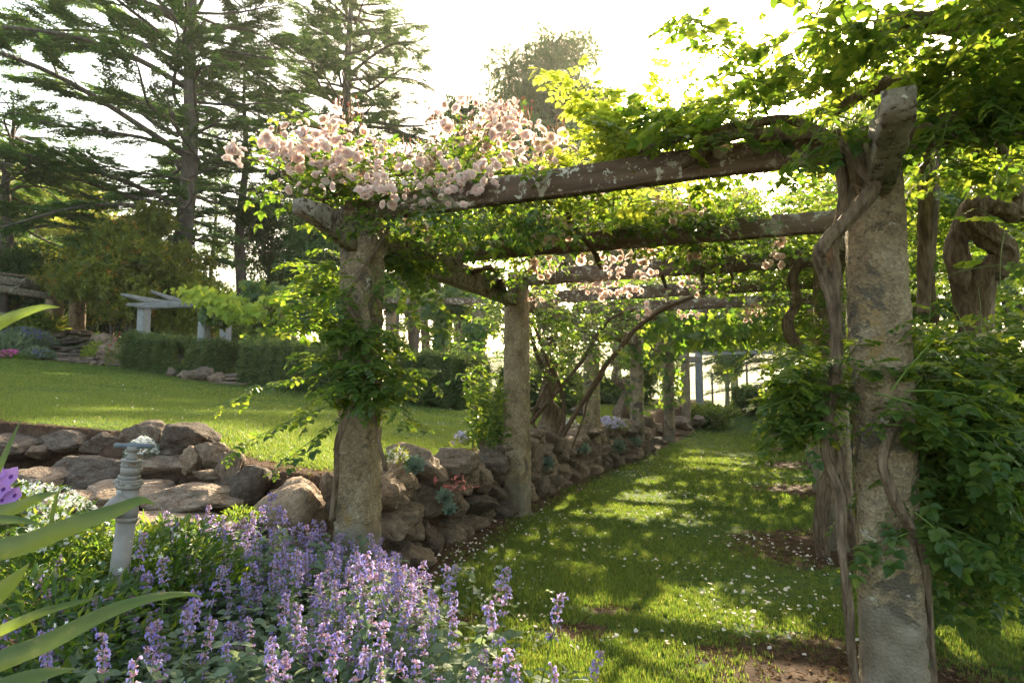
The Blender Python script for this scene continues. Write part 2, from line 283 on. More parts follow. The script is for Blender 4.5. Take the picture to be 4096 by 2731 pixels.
# ------------------------------------------------------------------ terrain
def sstep(a, b, x):
    t = np.clip((x - a) / (b - a), 0, 1); return t * t * (3 - 2 * t)
WALL = np.array([(-40, 7.2), (-4.4, 5.95), (-3.35, 5.85), (-2.75, 5.3), (-2.25, 4.95), (-1.7, 4.72), (-1.2, 4.65), (-.93, 4.75), (-.62, 5.5), (-.22, 6.9), (.30, 8.3), (1.0, 10.4), (2.15, 12.9), (3.6, 16.4), (5.4, 21.0), (6.9, 24.5), (9, 30)])
def seg_dist(x, y, PL):
    best = np.full(np.shape(x), 1e9); side = np.zeros(np.shape(x))
    for (x0, y0), (x1, y1) in zip(PL[:-1], PL[1:]):
        dx, dy = x1 - x0, y1 - y0; t = np.clip(((x - x0) * dx + (y - y0) * dy) / (dx * dx + dy * dy), 0, 1)
        ex, ey = x - (x0 + t * dx), y - (y0 + t * dy); d = np.hypot(ex, ey)
        s = np.sign(dx * ey - dy * ex); upd = d < best - 1e-9
        side = np.where(upd, s, side); best = np.where(upd, d, best)
    return best * side      # positive on the left of the line (the upper lawn)
PD = Vector((math.sin(R(22.5)), math.cos(R(22.5)), 0)); PR = Vector((PD.y, -PD.x, 0))
P = [(-.98, 4.2), (.05, 6.8), (1.27, 10.4), (2.45, 12.8), (3.9, 16.2), (5.6, 21.0), (6.9, 24.0)]
RR = [(1.70, 3.0), (2.80, 5.7), (4.15, 8.8), (5.4, 11.7), (6.7, 14.8), (8.4, 19.6), (9.7, 22.6)]
def bed_edge(x, y):      # distance inside the catmint bed
    return (-.62 + (3.9 - y) * .46) - x
def ground(x, y):
    x = np.asarray(x, float); y = np.asarray(y, float)
    sd = seg_dist(x, y, WALL)
    up = .70 - .083 * (x + 1) + .0258 * (y - 5.5)
    up = np.where(x > 0, .62 + .0258 * (y - 5.5) * .5, up)
    up = up + .03 * np.sin(x * .7 + 1) * np.cos(y * .5)
    up = up + 1.0 * sstep(22.0, 25.0, y - .1 * (x + 15)) * sstep(-10, -13, x)
    low = .15 * np.exp(-np.abs(sd) / .5)
    inbed = sstep(-.1, .5, bed_edge(x, y)) * (y < 5.9)
    low = low + inbed * (.16 + .06 * np.clip(-x - 1, 0, 4))
    low = low + .5 * sstep(20, 25, y)
    g = low + (up - low) * sstep(-.03, .10, sd)
    far = sstep(30, 60, y)
    hill = -3.5 + 13 * sstep(70, 330, y + .25 * x) + 2.0 * np.sin(x * .012 + 1) * sstep(100, 300, y) + 1.0 * np.sin(x * .03)
    g = g * (1 - far) + hill * far
    return g
def gz(x, y): return float(ground(x, y))
def near_grid(a, b, lo, hi, fine):
    xs = list(np.arange(a, b + 1e-6, fine)); s = fine; x = b
    while x < hi: s *= 1.22; x += s; xs.append(x)
    s = fine; x = a
    while x > lo: s *= 1.22; x -= s; xs.insert(0, x)
    return np.array(xs)
gx = near_grid(-6, 8, -900, 1000, .11); gy = near_grid(1.0, 25, -60, 1500, .11)
X, Y = np.meshgrid(gx, gy); Z = ground(X, Y)
g = Geo(); V = np.stack([X, Y, Z], -1).reshape(-1, 3); nx, ny = len(gx), len(gy)
i = (np.arange(ny - 1)[:, None] * nx + np.arange(nx - 1)[None]).ravel()
g.add(V, np.concatenate([np.stack([i, i + 1, i + nx + 1], 1), np.stack([i, i + nx + 1, i + nx], 1)]))
go = g.build('ground', M_GROUND); tag(go, kind='structure')
def soil_mask(x, y):
    sd = seg_dist(x, y, WALL); s = np.zeros(np.shape(x))
    s = np.maximum(s, np.clip(1.15 - np.abs(sd + .15) / .52, 0, 1) * (y > 4.3))
    s = np.maximum(s, np.clip(1.2 - np.abs(sd - .15) / np.where(x < -3.2, .16, .45), 0, 1))
    s = np.maximum(s, sstep(-.1, .15, bed_edge(x, y)) * (sd < .1) * (y < 5.9))
    for i, (rx, ry) in enumerate(RR):
        s = np.maximum(s, np.clip(1.35 - np.hypot(x - rx + .1, (y - ry)) / (.95 if i else .85), 0, 1))
    for bx, by, br in [(-.35, 3.9, .22), (.35, 3.75, .25), (.6, 4.1, .18), (1.1, 3.45, .25)]:
        s = np.maximum(s, np.clip(1.0 - np.hypot(x - bx, (y - by) * 1.6) / br * .6, 0, .75))
    s = np.maximum(s, .9 * ((y > 26.5) & (y < 32)))
    s = np.maximum(s, sstep(22.5, 23.5, y + .25 * (x + 8)) * (x < 2) * .8)
    return s
at = go.data.attributes.new('soil', 'FLOAT', 'POINT'); at.data.foreach_set('value', soil_mask(X, Y).astype(np.float32).ravel())
at = go.data.attributes.new('pasture', 'FLOAT', 'POINT'); at.data.foreach_set('value', sstep(32, 50, Y).astype(np.float32).ravel())

# grass: short blades standing on the two lawns
def tuft(n, h, spread, wdt):
    v, f = [], []
    for k in range(n):
        a = random.uniform(0, 6.28); r = random.uniform(0, spread); bx, by = r * math.cos(a), r * math.sin(a)
        a2 = random.uniform(0, 6.28); L = h * random.uniform(.6, 1.2); ln = random.uniform(.1, .7) * L
        tx, ty = bx + ln * math.cos(a2), by + ln * math.sin(a2); sx, sy = -math.sin(a2) * wdt, math.cos(a2) * wdt
        mxx, myy = bx + ln * .35 * math.cos(a2), by + ln * .35 * math.sin(a2)
        i = len(v); v += [(bx - sx, 0, -by + sy), (bx + sx, 0, -by - sy), (mxx + sx * .8, L * .6, -myy - sy * .8), (mxx - sx * .8, L * .6, -myy + sy * .8), (tx, L, -ty)]
        f += [(i, i + 1, i + 2), (i, i + 2, i + 3), (i + 3, i + 2, i + 4)]
    return np.array(v, float), np.array(f), np.zeros(len(f), int)
def polar(n, dmin, dmax, umin, umax, pw):
    """random ground points seen between two picture columns, thinning out with distance"""
    t = RNG.random(n); d = (dmin ** pw + t * (dmax ** pw - dmin ** pw)) ** (1 / pw)
    u = RNG.uniform(umin, umax, n); return (u - CX) / F * d, d
g = Geo(); G = g
def lawn_points(n, dmin, dmax, umin, umax, pw, soil_ok=.45):
    x, y = polar(n, dmin, dmax, umin, umax, pw); s = soil_mask(x, y) + RNG.normal(0, .24, n)
    k = s < soil_ok; sd = seg_dist(x, y, WALL); k &= ~(np.abs(sd) < .12); return x[k], y[k]
for n_, d0, d1, u0, u1, pw, sc_ in [(60000, 2.5, 7.5, 1200, 4500, .9, 1.0), (42000, 7.5, 24, 1900, 4300, .55, 1.25), (60000, 4.9, 12, -200, 2300, .75, 1.05), (45000, 12, 26, -300, 2500, .55, 1.5)]:
    for k in range(3):
        T = tuft(10, .030, .035, .0017 * (1 if d1 < 13 else 1.9)); x, y = lawn_points(n_ // 3, d0, d1, u0, u1, pw)
        z = ground(x, y); sz = sc_ * RNG.uniform(.6, 1.3, len(x)) * (1 + .5 * np.sin(x * 2.1 + 1) * np.sin(y * 1.7) ** 2)
        scatter(g, T, np.stack([x, y, z - .003], 1), np.tile([0, 0, 1.], (len(x), 1)) + rnd((len(x), 3)) * .1, unit(np.stack([rnd(len(x)), rnd(len(x)), np.zeros(len(x))], 1)), sz)
tag(g.build('grass', M_GRASS, smooth=False), 'short green blades of lawn grass growing over both lawns', 'grass', kind='stuff')

# ------------------------------------------------------------------ leaf templates
def leaflet(L=1., W=.42, fold=.12, droop=.15, serr=0.0, n=4, ox=0, oy=0, ang=0., z0=0.):
    v = [(0, 0, 0)]; f = []
    ts = [(k + 1) / (n + 1) for k in range(n)]
    for t in ts:
        wd = W * .5 * (math.sin(math.pi * t ** .72) ** .85); j = serr * W * .5
        zz = -droop * t * t
        v += [(0, t, zz), (-wd - j * (random.random()), t - .02, zz + fold * wd / W * 2), (wd + j * random.random(), t - .02, zz + fold * wd / W * 2)]
    v.append((0, 1, -droop)); tip = len(v) - 1
    f += [(0, 2, 1), (0, 1, 3)]
    for k in range(n - 1):
        a = 1 + 3 * k; b = a + 3
        f += [(a, a + 1, b + 1), (a, b + 1, b), (a, b, b + 2), (a, b + 2, a + 2)]
    a = 1 + 3 * (n - 1); f += [(a, a + 1, tip), (a, tip, a + 2)]
    V = np.array(v, float) * L; c, s = math.cos(ang), math.sin(ang)
    V = np.stack([V[:, 0] * c - V[:, 1] * s + ox, V[:, 0] * s + V[:, 1] * c + oy, V[:, 2] + z0], 1)
    return V, np.array(f)
def merge(parts):
    g = Geo()
    for v, f, m in parts: g.add(v, f, m)
    return np.concatenate(g.v), np.concatenate(g.f), np.concatenate(g.m)
def pinnate(pairs=4, L=1., ll=.36, W=.66, serr=.35, droop=.25, n=3, broad=1.0):
    """compound leaf 1 unit long; material 0 leaflet, 1 stalk"""
    parts = []
    zf = lambda t: -droop * t * t
    for k in range(pairs):
        t = .22 + .62 * k / max(1, pairs - 1)
        for s in (-1, 1):
            l = ll * random.uniform(.8, 1.1) * (1.0 - .15 * abs(t - .5))
            v, f = leaflet(l, W * random.uniform(.85, 1.15) * broad, .12, random.uniform(.05, .4), serr, n, 0, t, -s * random.uniform(.9, 1.25), zf(t))
            parts.append((v, f, 0))
    v, f = leaflet(ll * 1.15, W * broad, .12, .2, serr, n, 0, .9, random.uniform(-.2, .2), zf(.9)); parts.append((v, f, 0))
    q = []
    for t in (0, .3, .6, .92): q += [(-.006, t, zf(t)), (.006, t, zf(t))]
    parts.append((np.array(q), np.array([(0, 1, 3), (0, 3, 2), (2, 3, 5), (2, 5, 4), (4, 5, 7), (4, 7, 6)]), 1))
    return merge(parts)
T_VINE = [pinnate(random.choice((3, 3, 4)), droop=random.uniform(.1, .5), n=4) for _ in range(5)]
T_VINEL = [pinnate(3, droop=random.uniform(.1, .5), n=1, serr=.2) for _ in range(4)]
T_ROSEL = [pinnate(2, ll=.36, W=.62, serr=.1, droop=random.uniform(.1, .4), n=2) for _ in range(4)]
def lobed(lobes=3):
    pts = []
    A = [(0, .02), (-.22, -.12), (-.45, .02), (-.5, .28), (-.62, .42), (-.38, .52), (-.22, .55), (-.16, .85), (0, 1.05), (.16, .85), (.22, .55), (.38, .52), (.62, .42), (.5, .28), (.45, .02), (.22, -.12)]
    v = [(0, .3, -.04)] + [(x * random.uniform(.85, 1.15), y * random.uniform(.92, 1.08), .05 * abs(x) - .14 * y * y + random.uniform(-.03, .03)) for x, y in A]
    n = len(A); f = [(0, 1 + (k + 1) % n, 1 + k) for k in range(n)]
    return np.array(v), np.array(f), np.zeros(n, int)
T_IVY = [lobed() for _ in range(5)]
def simple(L=1., W=.4, n=2, droop=.15):
    v, f = leaflet(L, W, .1, droop, 0, n); return v, f, np.zeros(len(f), int)
T_SIMPLE = [simple(1, random.uniform(.3, .5), 1, random.uniform(0, .4)) for _ in range(4)]
def sprig(n=9, flat=.25, wd=.05, l0=.3):
    """tuft of needles or a leafy twig tip, 1 unit long, fanning forward"""
    v, f = [], []
    for k in range(n):
        t = k / n * .75; s = random.choice((-1, 1)); a = s * random.uniform(.3, 1.2); L = l0 * random.uniform(.7, 1.3)
        dx, dy, dz = math.sin(a) * L, math.cos(a) * L, random.uniform(-flat, flat) * L * 1.5 - .05
        z = -.15 * t * t; i = len(v); c, s2 = math.cos(a) * wd, -math.sin(a) * wd
        v += [(-c * .5, t - s2 * .5, z), (c * .5, t + s2 * .5, z), (dx * .6 + c, t + dy * .6 + s2, z + dz * .6), (dx * .6 - c, t + dy * .6 - s2, z + dz * .6), (dx, t + dy, z + dz)]
        f += [(i, i + 1, i + 2), (i, i + 2, i + 3), (i + 3, i + 2, i + 4)]
    return np.array(v), np.array(f), np.zeros(len(f), int)
def feather(n=22, wd=.05, l0=.22, flat=.28):
    """a flat spray of fine needle tufts along a short twig"""
    v, f = [], []
    for k in range(n):
        t = k / n; s = 1 if k % 2 else -1; a = s * random.uniform(.5, 1.2); L = l0 * random.uniform(.6, 1.2) * (1.2 - .6 * t); q = random.uniform(-.04, .04); z = -.12 * t * t + random.uniform(-.03, .03)
        dx, dy, dz = math.sin(a) * L, math.cos(a) * L, random.uniform(-flat, flat * .5) * L; c, s2 = math.cos(a) * wd, -math.sin(a) * wd; i = len(v)
        v += [(q, t, z), (q + dx * .5 + c, t + dy * .5 + s2, z + dz * .5), (q + dx, t + dy, z + dz), (q + dx * .5 - c, t + dy * .5 - s2, z + dz * .5 + .02)]
        f += [(i, i + 1, i + 2), (i, i + 2, i + 3)]
    return np.array(v), np.array(f), np.zeros(len(f), int)
T_CEDAR = [feather() for _ in range(6)]
T_BUSH = [sprig(9, 1.2, .085, .36) for _ in range(5)]
T_ROSM = [sprig(14, 1.6, .022, .22) for _ in range(4)]
GAPS = [(-.2, 2.1, .5, .60), (-.5, 2.9, .5, .40), (.95, 3.3, 0, .52), (1.35, 3.1, 0, .3), (.25, 3.55, 0, .3), (1.47, 7.6, 0, .46), (3.6, 12, 0, .5), (2.9, 12.3, 0, .3), (2.0, 9.6, 0, .25), (-.75, 1.75, .5, .2), (2.25, 3.2, 0, .25)]
def lawn_spot(u, v):
    for d in np.arange(5, 26, .1):
        p = px(u, v, d)
        if p.z <= gz(p.x, p.y): return p
    return p
for (u, v, hw) in [(1100, 1648, 130), (1230, 1770, 90), (350, 1640, 150), (650, 1608, 110), (500, 1500, 300), (900, 1530, 140), (120, 1585, 120), (150, 1700, 160), (620, 1560, 60), (1180, 1840, 70), (60, 1485, 60)]:
    k = max(1, int(hw / 70))
    for j in range(-k, k + 1):
        p = lawn_spot(u + j * hw / k, v + 3 * math.sin(j * 2.)); GAPS.append((p.x, p.y, p.z, .36))
SD = np.array(sdir)
def in_gap(p):
    """holes left in the leafy roof through which the low sun reaches the ground"""
    m_ = np.zeros(len(p), bool)
    for gx_, gy_, gz_, r_ in GAPS:
        q = p - np.array([gx_, gy_, gz_]); t = q @ SD; d2 = np.linalg.norm(q - t[:, None] * SD, axis=1); m_ |= (d2 < r_ * (1 + .35 * np.sin(p[:, 0] * 9) * np.cos(p[:, 1] * 7))) & (p[:, 2] > 1.9) & (p[:, 1] > 3.0)
    return m_
def leaves(g, T, P_, Yd, N, S, m=None):
    if len(P_) == 0: return
    k = ~thinned(np.asarray(P_, float).reshape(-1, 3)); P_, Yd, N, S = (np.asarray(q_, float).reshape(len(k), -1)[k] for q_ in (P_, Yd, N, S)); S = S.ravel()
    if len(P_) == 0: return
    k = ~in_gap(np.asarray(P_, float).reshape(-1, 3)); P_, Yd, N, S = (np.asarray(q_, float)[k] for q_ in (P_, Yd, N, S))
    P_ = np.asarray(P_, float).reshape(-1, 3); Yd = np.asarray(Yd, float).reshape(-1, 3); N = np.asarray(N, float).reshape(-1, 3); S = np.asarray(S, float).reshape(-1)
    k = RNG.integers(0, len(T), len(P_))
    for j in range(len(T)):
        q = k == j
        if q.any(): scatter(g, T[j], P_[q], Yd[q], N[q], S[q], m)

def shoots(gl, gs, starts, dirs, Ls, T, leaf=.2, spacing=.09, grav=.35, wob=.25, rad=.004, pairs=True, ms=0, tip=0, k_noise=.3, leafm=None):
    """arching shoots with leaves along them: gl gets leaves, gs stems"""
    PP, YY, NN, SS = [], [], [], []
    for s, d, L in zip(starts, dirs, Ls):
        p = np.array(s, float); d = unit(np.array(d, float)); n = max(3, int(L / spacing)); st = L / n; pts = [p.copy()]; flip = 1
        for k in range(n):
            d = unit(d + np.array([0, 0, -grav * st]) + RNG.normal(0, wob * math.sqrt(st) * .5, 3)); p = p + d * st; pts.append(p.copy())
            sd = np.cross(d, [0, 0, 1.]); sd = sd / (np.linalg.norm(sd) + 1e-6); t = (k + 1) / n
            for s_ in ((-1, 1) if pairs else (flip,)):
                ax = sd * s_ * random.uniform(.6, 1.1) + d * random.uniform(.2, .9) + np.array([0, 0, random.uniform(-.55, .25)])
                PP.append(p); YY.append(ax); NN.append(np.array([0, 0, 1.]) + RNG.normal(0, k_noise, 3)); SS.append(leaf * random.uniform(.65, 1.15) * (1.1 - .55 * t if tip else 1))
            flip = -flip
        if gs is not None:
            q = pts[::2] if len(pts) > 6 else pts
            if len(q) > 1: tube(gs, q, np.linspace(rad, rad * .35, len(q)), 4, ms, cap=False)
    leaves(gl, T, PP, YY, NN, SS, leafm)

# ------------------------------------------------------------------ boxes and beams
def beam(g, a, b, w_, h, m=0, taper_a=0., taper_b=0., seg=14, rough=.006, up=None):
    """timber from a to b (centre of its underside), w wide and h high, ends cut to a taper, with worn irregular faces"""
    a, b = Vector(a), Vector(b); L = (b - a).length; d = (b - a) / L; s = d.cross(Vector((0, 0, 1))).normalized(); u = s.cross(d)
    ts = [0] + [k / seg for k in range(1, seg)] + [1]
    if taper_a: ts += [min(.9, taper_a / L)]
    if taper_b: ts += [1 - taper_b / L]
    ts = sorted(set(ts)); prof = [(-.5, 0.06), (-.44, 0), (.44, 0), (.5, .06), (.5, .5), (.5, .93), (.44, 1), (-.44, 1), (-.5, .93), (-.5, .5)]
    V, Fc = [], []; n = len(prof)
    for t in ts:
        lo = 0.
        if taper_a and t * L < taper_a: lo = (1 - t * L / taper_a) * .62
        if taper_b and (1 - t) * L < taper_b: lo = (1 - (1 - t) * L / taper_b) * .62
        c = a + d * (t * L); hh = h * (1 + .04 * math.sin(t * 9 + a.x * 7)); jx = rough * math.sin(t * 23 + a.y * 5)
        for (q, r_) in prof:
            zz = (lo + (1 - lo) * r_) * hh
            V.append(c + s * (q * w_ + jx + random.uniform(-rough, rough) * .5) + u * (zz + random.uniform(-rough, rough) * .6))
    for i in range(len(ts) - 1):
        for k in range(n):
            k2 = (k + 1) % n; A, B, C, D = i * n + k, i * n + k2, (i + 1) * n + k2, (i + 1) * n + k
            Fc += [(A, B, C), (A, C, D)]
    V += [a + u * h * .8, b + u * h * .8]
    for k in range(n):
        k2 = (k + 1) % n; Fc += [(k2, k, len(V) - 2), ((len(ts) - 1) * n + k, (len(ts) - 1) * n + k2, len(V) - 1)]
    g.add(np.array([tuple(v) for v in V]), Fc, m)
def pillar(g, x, y, z0, z1, w0=.30, w1=.265, rot=None, m=0, segz=40, rough=.007, per=6, ch=.16):
    """square pillar with rubbed corners; rough aggregate surface modelled"""
    rot = R(-22.5) if rot is None else rot
    ring = []
    c = 1 - ch
    for s in range(4):
        for k in range(per):
            t = -c + 2 * c * k / (per - 1)
            p = [(1, t), (-t, 1), (-1, -t), (t, -1)][s]; ring.append(p)
    n = len(ring); V, Fc = [], []
    ca, sa = math.cos(rot), math.sin(rot)
    for i in range(segz + 1):
        t = i / segz; hw = (w0 + (w1 - w0) * t) / 2; z = z0 + (z1 - z0) * t
        for (a, b) in ring:
            px_, py_ = a * hw, b * hw; X_, Y_ = px_ * ca - py_ * sa, px_ * sa + py_ * ca
            q = 1 + rough / hw * (noise.noise(Vector((X_ * 22 + x, Y_ * 22 + y, z * 22))) * 1.3 + random.uniform(-.6, .6)) + .02 * math.sin(z * 3.1 + x * 5)
            V.append((x + X_ * q, y + Y_ * q, z))
    for i in range(segz):
        for k in range(n):
            k2 = (k + 1) % n; A, B, C, D = i * n + k, i * n + k2, (i + 1) * n + k2, (i + 1) * n + k; Fc += [(A, B, C), (A, C, D)]
    V.append((x, y, z1)); Fc += [(segz * n + k, segz * n + (k + 1) % n, len(V) - 1) for k in range(n)]
    g.add(V, Fc, m)

def to_px(p):
    y = p[:, 1]; z = p[:, 2] - EYE; c, s_ = math.cos(PITCH), math.sin(PITCH); f = y * c + z * s_; h = -y * s_ + z * c
    f = np.maximum(f, .01); return CX + p[:, 0] / f * F, CY - h / f * F, y
CLEAR = [(1085, 1400, 770, 1010, 4.25, .92), (3650, 4060, 790, 1270, 3.62, .9), (3480, 3690, 310, 770, 3.02, .95), (2740, 3090, 1385, 1650, 19, .75), (1375, 1540, 890, 1200, 4.3, .5), (1330, 1540, 1650, 2300, 4.3, .75), (3380, 3560, 600, 1250, 2.95, .7), (3400, 3640, 1250, 1480, 2.95, .5)]
RAFT = []
def thinned(p):
    """pruned places: the gardener keeps beam ends, rafters and the old trunks clear"""
    u, v, y = to_px(p); out_ = np.zeros(len(p), bool); rr_ = RNG.random(len(p))
    for (u0, u1, v0, v1, d, pr) in CLEAR: out_ |= (u > u0) & (u < u1) & (v > v0) & (v < v1) & (y < d) & (rr_ < pr)
    for (a, b, pr) in RAFT:
        t = np.clip((u - a[0]) / (b[0] - a[0]), 0, 1); vb = a[1] + (b[1] - a[1]) * t; vt = a[2] + (b[2] - a[2]) * t; d = a[3] + (b[3] - a[3]) * t
        out_ |= (u > a[0]) & (u < b[0]) & (v < vb + 12) & (v > vt - 5) & (y < d + .05) & (rr_ < pr)
    return out_

# ------------------------------------------------------------------ the rose pergola
ZS, HS, ZR, HR = 2.23, .215, 2.45, .145
perg = thing('pergola', (1.9, 9, 0), 'long pergola over the lawn path with pebbledash pillars and lichened dark timber beams', 'pergola')
for i, (x, y) in enumerate(P):
    g = Geo(); far = i >= 5; z0 = gz(x, y) - .08; zt = ZR if not far else ZR + .18
    pillar(g, x, y, z0, zt, .25 if not far else .27, .225 if not far else .25, ch=.34, rough=.007 if not far else .002, segz=70 if i < 2 else 36, per=8 if i < 2 else 6)
    o = g.build('pillar', M_STONE if i < 6 else M_GREYP, perg)
    if i == 0: tag(o, 'vine-wrapped pebbledash pillar')
for i, (x, y) in enumerate(RR):
    g = Geo(); pillar(g, x, y, gz(x, y) - .08, ZR if i < 5 else ZR + .18, .252, .23, ch=.34, rough=.007, segz=80 if i == 0 else 36, per=8 if i == 0 else 6)
    o = g.build('pillar', M_STONE if i < 5 else M_GREYP, perg)
def ext(a, b, e0, e1):
    a, b = Vector((*a, 0)), Vector((*b, 0)); d = (b - a).normalized(); return a - d * e0, b + d * e1
for line, e in ((P, .62), (RR, .78)):
    for i in range(len(line) - 1):
        first = i == 0
        a, b = ext(line[i], line[i + 1], e if first else -.125, -.11 if i < len(line) - 2 else .5)
        if first:      # overhanging end, then the span
            A0, A1 = ext(line[0], line[1], e, 0); A1 = Vector((*line[0], 0)) - (Vector((*line[1], 0)) - Vector((*line[0], 0))).normalized() * .112
            g = Geo(); beam(g, A0 + Vector((0, 0, ZS)), A1 + Vector((0, 0, ZS)), .085 if line is P else .115, HS, taper_a=.5, seg=8); o = g.build('beam_end', M_WOODP, perg)
            tag(o, 'tapered pale lichened beam end')
            a, b = ext(line[0], line[1], -.11, -.11)
        up_ = .18 if i >= 5 else 0
        g = Geo(); beam(g, a + Vector((0, 0, ZS + (.18 if i > 5 else 0))), b + Vector((0, 0, ZS + up_)), .09, HS, seg=18)
        g.build('side_beam', M_WOODP if (line is P and i < 1) else M_WOOD if i < 4 else M_WOODG, perg)
# rafters
raft = [((-.98, 4.2), (1.70, 3.0), 1.), ((-.48, 5.52), (2.16, 4.50), 1.), ((.08, 6.85), (2.75, 5.72), 1.), ((.55, 8.15), (3.1, 7.1), 1.), ((1.0, 9.4), (3.6, 8.4), 1.), ((1.42, 10.6), (4.1, 9.6), 1.), ((1.95, 11.9), (4.6, 10.9), 1.), ((2.5, 13.1), (5.2, 12.1), 1.), ((3.05, 14.4), (5.8, 13.4), 1.), ((3.6, 15.7), (6.4, 14.7), 1.), ((4.2, 17.2), (7.1, 16.2), 1.), ((4.8, 18.8), (7.7, 17.8), 1.), ((5.5, 20.8), (8.4, 19.7), 0.), ((6.2, 22.5), (9.1, 21.4), 0.), ((6.9, 24.0), (9.7, 22.7), 0.)]
for k, (a, b, dk) in enumerate(raft[:5]):
    q = np.array([(a[0], a[1], ZR), (b[0], b[1], ZR), (a[0], a[1], ZR + HR), (b[0], b[1], ZR + HR)]); u_, v_, y_ = to_px(q); RAFT.append(((u_[0], v_[0], v_[2], a[1]), (u_[1], v_[1], v_[3], b[1]), [.35, .72, .72, .6, .5][k]))
for k, (a, b, dk) in enumerate(raft):
    A, B = ext(a, b, .12, 1.5 if k == 0 else .35)
    z = ZR + .002 + (0 if dk else .18); g = Geo(); beam(g, A + Vector((0, 0, z)), B + Vector((0, 0, z)), .075, HR * (1.04 if k < 3 else 1), seg=30)
    o = g.build('rafter', M_WOOD if dk else M_WOODG, perg)

# ------------------------------------------------------------------ rocks
def rock_mesh(seed, mat, sub=4, box=.38, amp=.20, pit=.06):
    import bmesh
    bm = bmesh.new(); bmesh.ops.create_icosphere(bm, subdivisions=sub, radius=1)
    o = Vector((seed * 3.7, seed * 1.3, -seed * 2.1))
    rr_ = random.Random(seed); cuts = [(Vector((rr_.gauss(0, 1), rr_.gauss(0, 1), rr_.gauss(0, 1))).normalized(), rr_.uniform(.60, .86)) for _ in range(11)]
    for v in bm.verts:
        p = v.co.copy(); q = max(abs(p.x), abs(p.y), abs(p.z)); p = p * (1 - box) + p / q * box * .82
        for n_, d_ in cuts:
            h_ = p.dot(n_) - d_
            if h_ > 0: p = p - n_ * h_ * .9
        n1 = noise.noise(p * 1.1 + o); n2 = noise.noise(p * 2.7 + o * 2); n3 = noise.noise(p * 7 + o); n4 = noise.noise(p * 15 + o)
        f = 1 + amp * n1 * 1.5 + amp * .8 * n2 + pit * n3 * 1.8 - pit * 2.2 * max(0, n3 - .25) + pit * .8 * n4
        v.co = p * f
    bm.normal_update(); me = bpy.data.meshes.new('rock'); bm.to_mesh(me); bm.free()
    for q in me.polygons: q.use_smooth = True
    me.materials.append(mat); return me
ROCKS = [rock_mesh(s, M_ROCK) for s in range(8)]
ROCKD = [rock_mesh(s + 20, M_ROCKD) for s in range(6)]
FLAT = [rock_mesh(s + 40, M_ROCKD, box=.8, amp=.13, pit=.05) for s in range(5)]
def put(name, me, loc, size, rot, parent=None):
    o = bpy.data.objects.new(name, me); col.objects.link(o)
    o.location = Vector(loc) - (parent.location if parent is not None else Vector((0, 0, 0))); o.scale = size; o.rotation_euler = rot
    if parent is not None: o.parent = parent
    return o

wall = thing('stone_wall', (.5, 9, 0), 'low retaining wall of rounded limestone rocks running between the left pillars', 'wall')
WL = [Vector(p) for p in [(-.98, 4.62, 0), (-.82, 5.0, 0), (-.52, 5.85, 0), (-.20, 6.75, 0), (.25, 7.9, 0), (.75, 9.3, 0), (1.15, 10.25, 0), (1.8, 11.6, 0), (2.35, 12.7, 0), (2.9, 14.0, 0)]]
def along(PL, s):
    for a, b in zip(PL[:-1], PL[1:]):
        L = (b - a).length
        if s <= L: return a.lerp(b, s / L), (b - a).normalized()
        s -= L
    return PL[-1], (PL[-1] - PL[-2]).normalized()
TOT = sum((b - a).length for a, b in zip(WL[:-1], WL[1:])); cnt = 0
s = .05
while s < TOT and cnt < 96:
    p, d = along(WL, s); hgt = .74 if s < 4.5 else .68
    zb = gz(p.x + .25, p.y - .1) * .8; z = zb - .04; wd = random.uniform(.26, .44); col_ = 0
    while z < zb + hgt - .1 and cnt < 96:
        hh = random.uniform(.18, .40); hh = min(hh, zb + hgt + .08 - z)
        ww = wd * random.uniform(.8, 1.2); off = random.uniform(-.05, .05); lean = .10 * (z - zb)
        c = p + d * off + Vector((PR.x, PR.y, 0)) * (.03 - lean + random.uniform(-.03, .03)); c.z = z + hh * .5
        put('stone', random.choice(ROCKS + ROCKD[:2]), c, (ww * .54, .25 * random.uniform(.7, 1.35), hh * .54), (random.uniform(-.25, .25), random.uniform(-.25, .25), math.atan2(d.y, d.x) + random.uniform(-.3, .3)), wall)
        z += hh * .92; cnt += 1
    s += wd * .88
# boulders that climb from the pillar round to the steps
def boulder(u0, u1, v0, v1, d, me, label, rot=(0, 0, 0), thick=None, name='boulder'):
    c = px((u0 + u1) / 2, (v0 + v1) / 2, d); wd = (u1 - u0) / F * d / 2; hh = (v1 - v0) / F * d / 2
    o = put(name, me, c + Vector((0, wd * .3, 0)), (wd * 1.12, (thick or wd) * 1.0, hh * 1.18), rot)
    return tag(o, label, 'rock', 'boulders edging the upper lawn by the stone steps')
boulder(502, 664, 1682, 1800, 5.75, ROCKD[1], 'pitted dark boulder at the head of the steps behind the white flowers')
boulder(650, 846, 1690, 1812, 5.45, ROCKD[2], 'big rounded grey boulder beside the lawn edge, right of the pitted one', (0, .15, .3))
boulder(768, 912, 1770, 1880, 5.15, ROCKD[3], 'brown mossy boulder just below the big rounded grey one', (0, .3, .2))
boulder(718, 805, 1800, 1905, 5.1, ROCKS[2], 'small upright stone wedged under the brown mossy boulder')
boulder(620, 735, 1788, 1842, 5.4, ROCKD[0], 'flat wedge stone tucked beneath the big rounded grey boulder')
boulder(858, 972, 1812, 1975, 4.95, ROCKS[3], 'tall curved tan boulder leaning on the slope under dry litter', (0, .25, 0))
boulder(898, 1066, 1892, 2036, 4.7, ROCKD[4], 'squat boulder with rusty moss cap above the catmint')
boulder(1030, 1345, 1915, 2235, 4.48, ROCKS[5], 'largest boulder, broad sloping face beside the vine-wrapped pillar', (0, -.25, .2), .4)
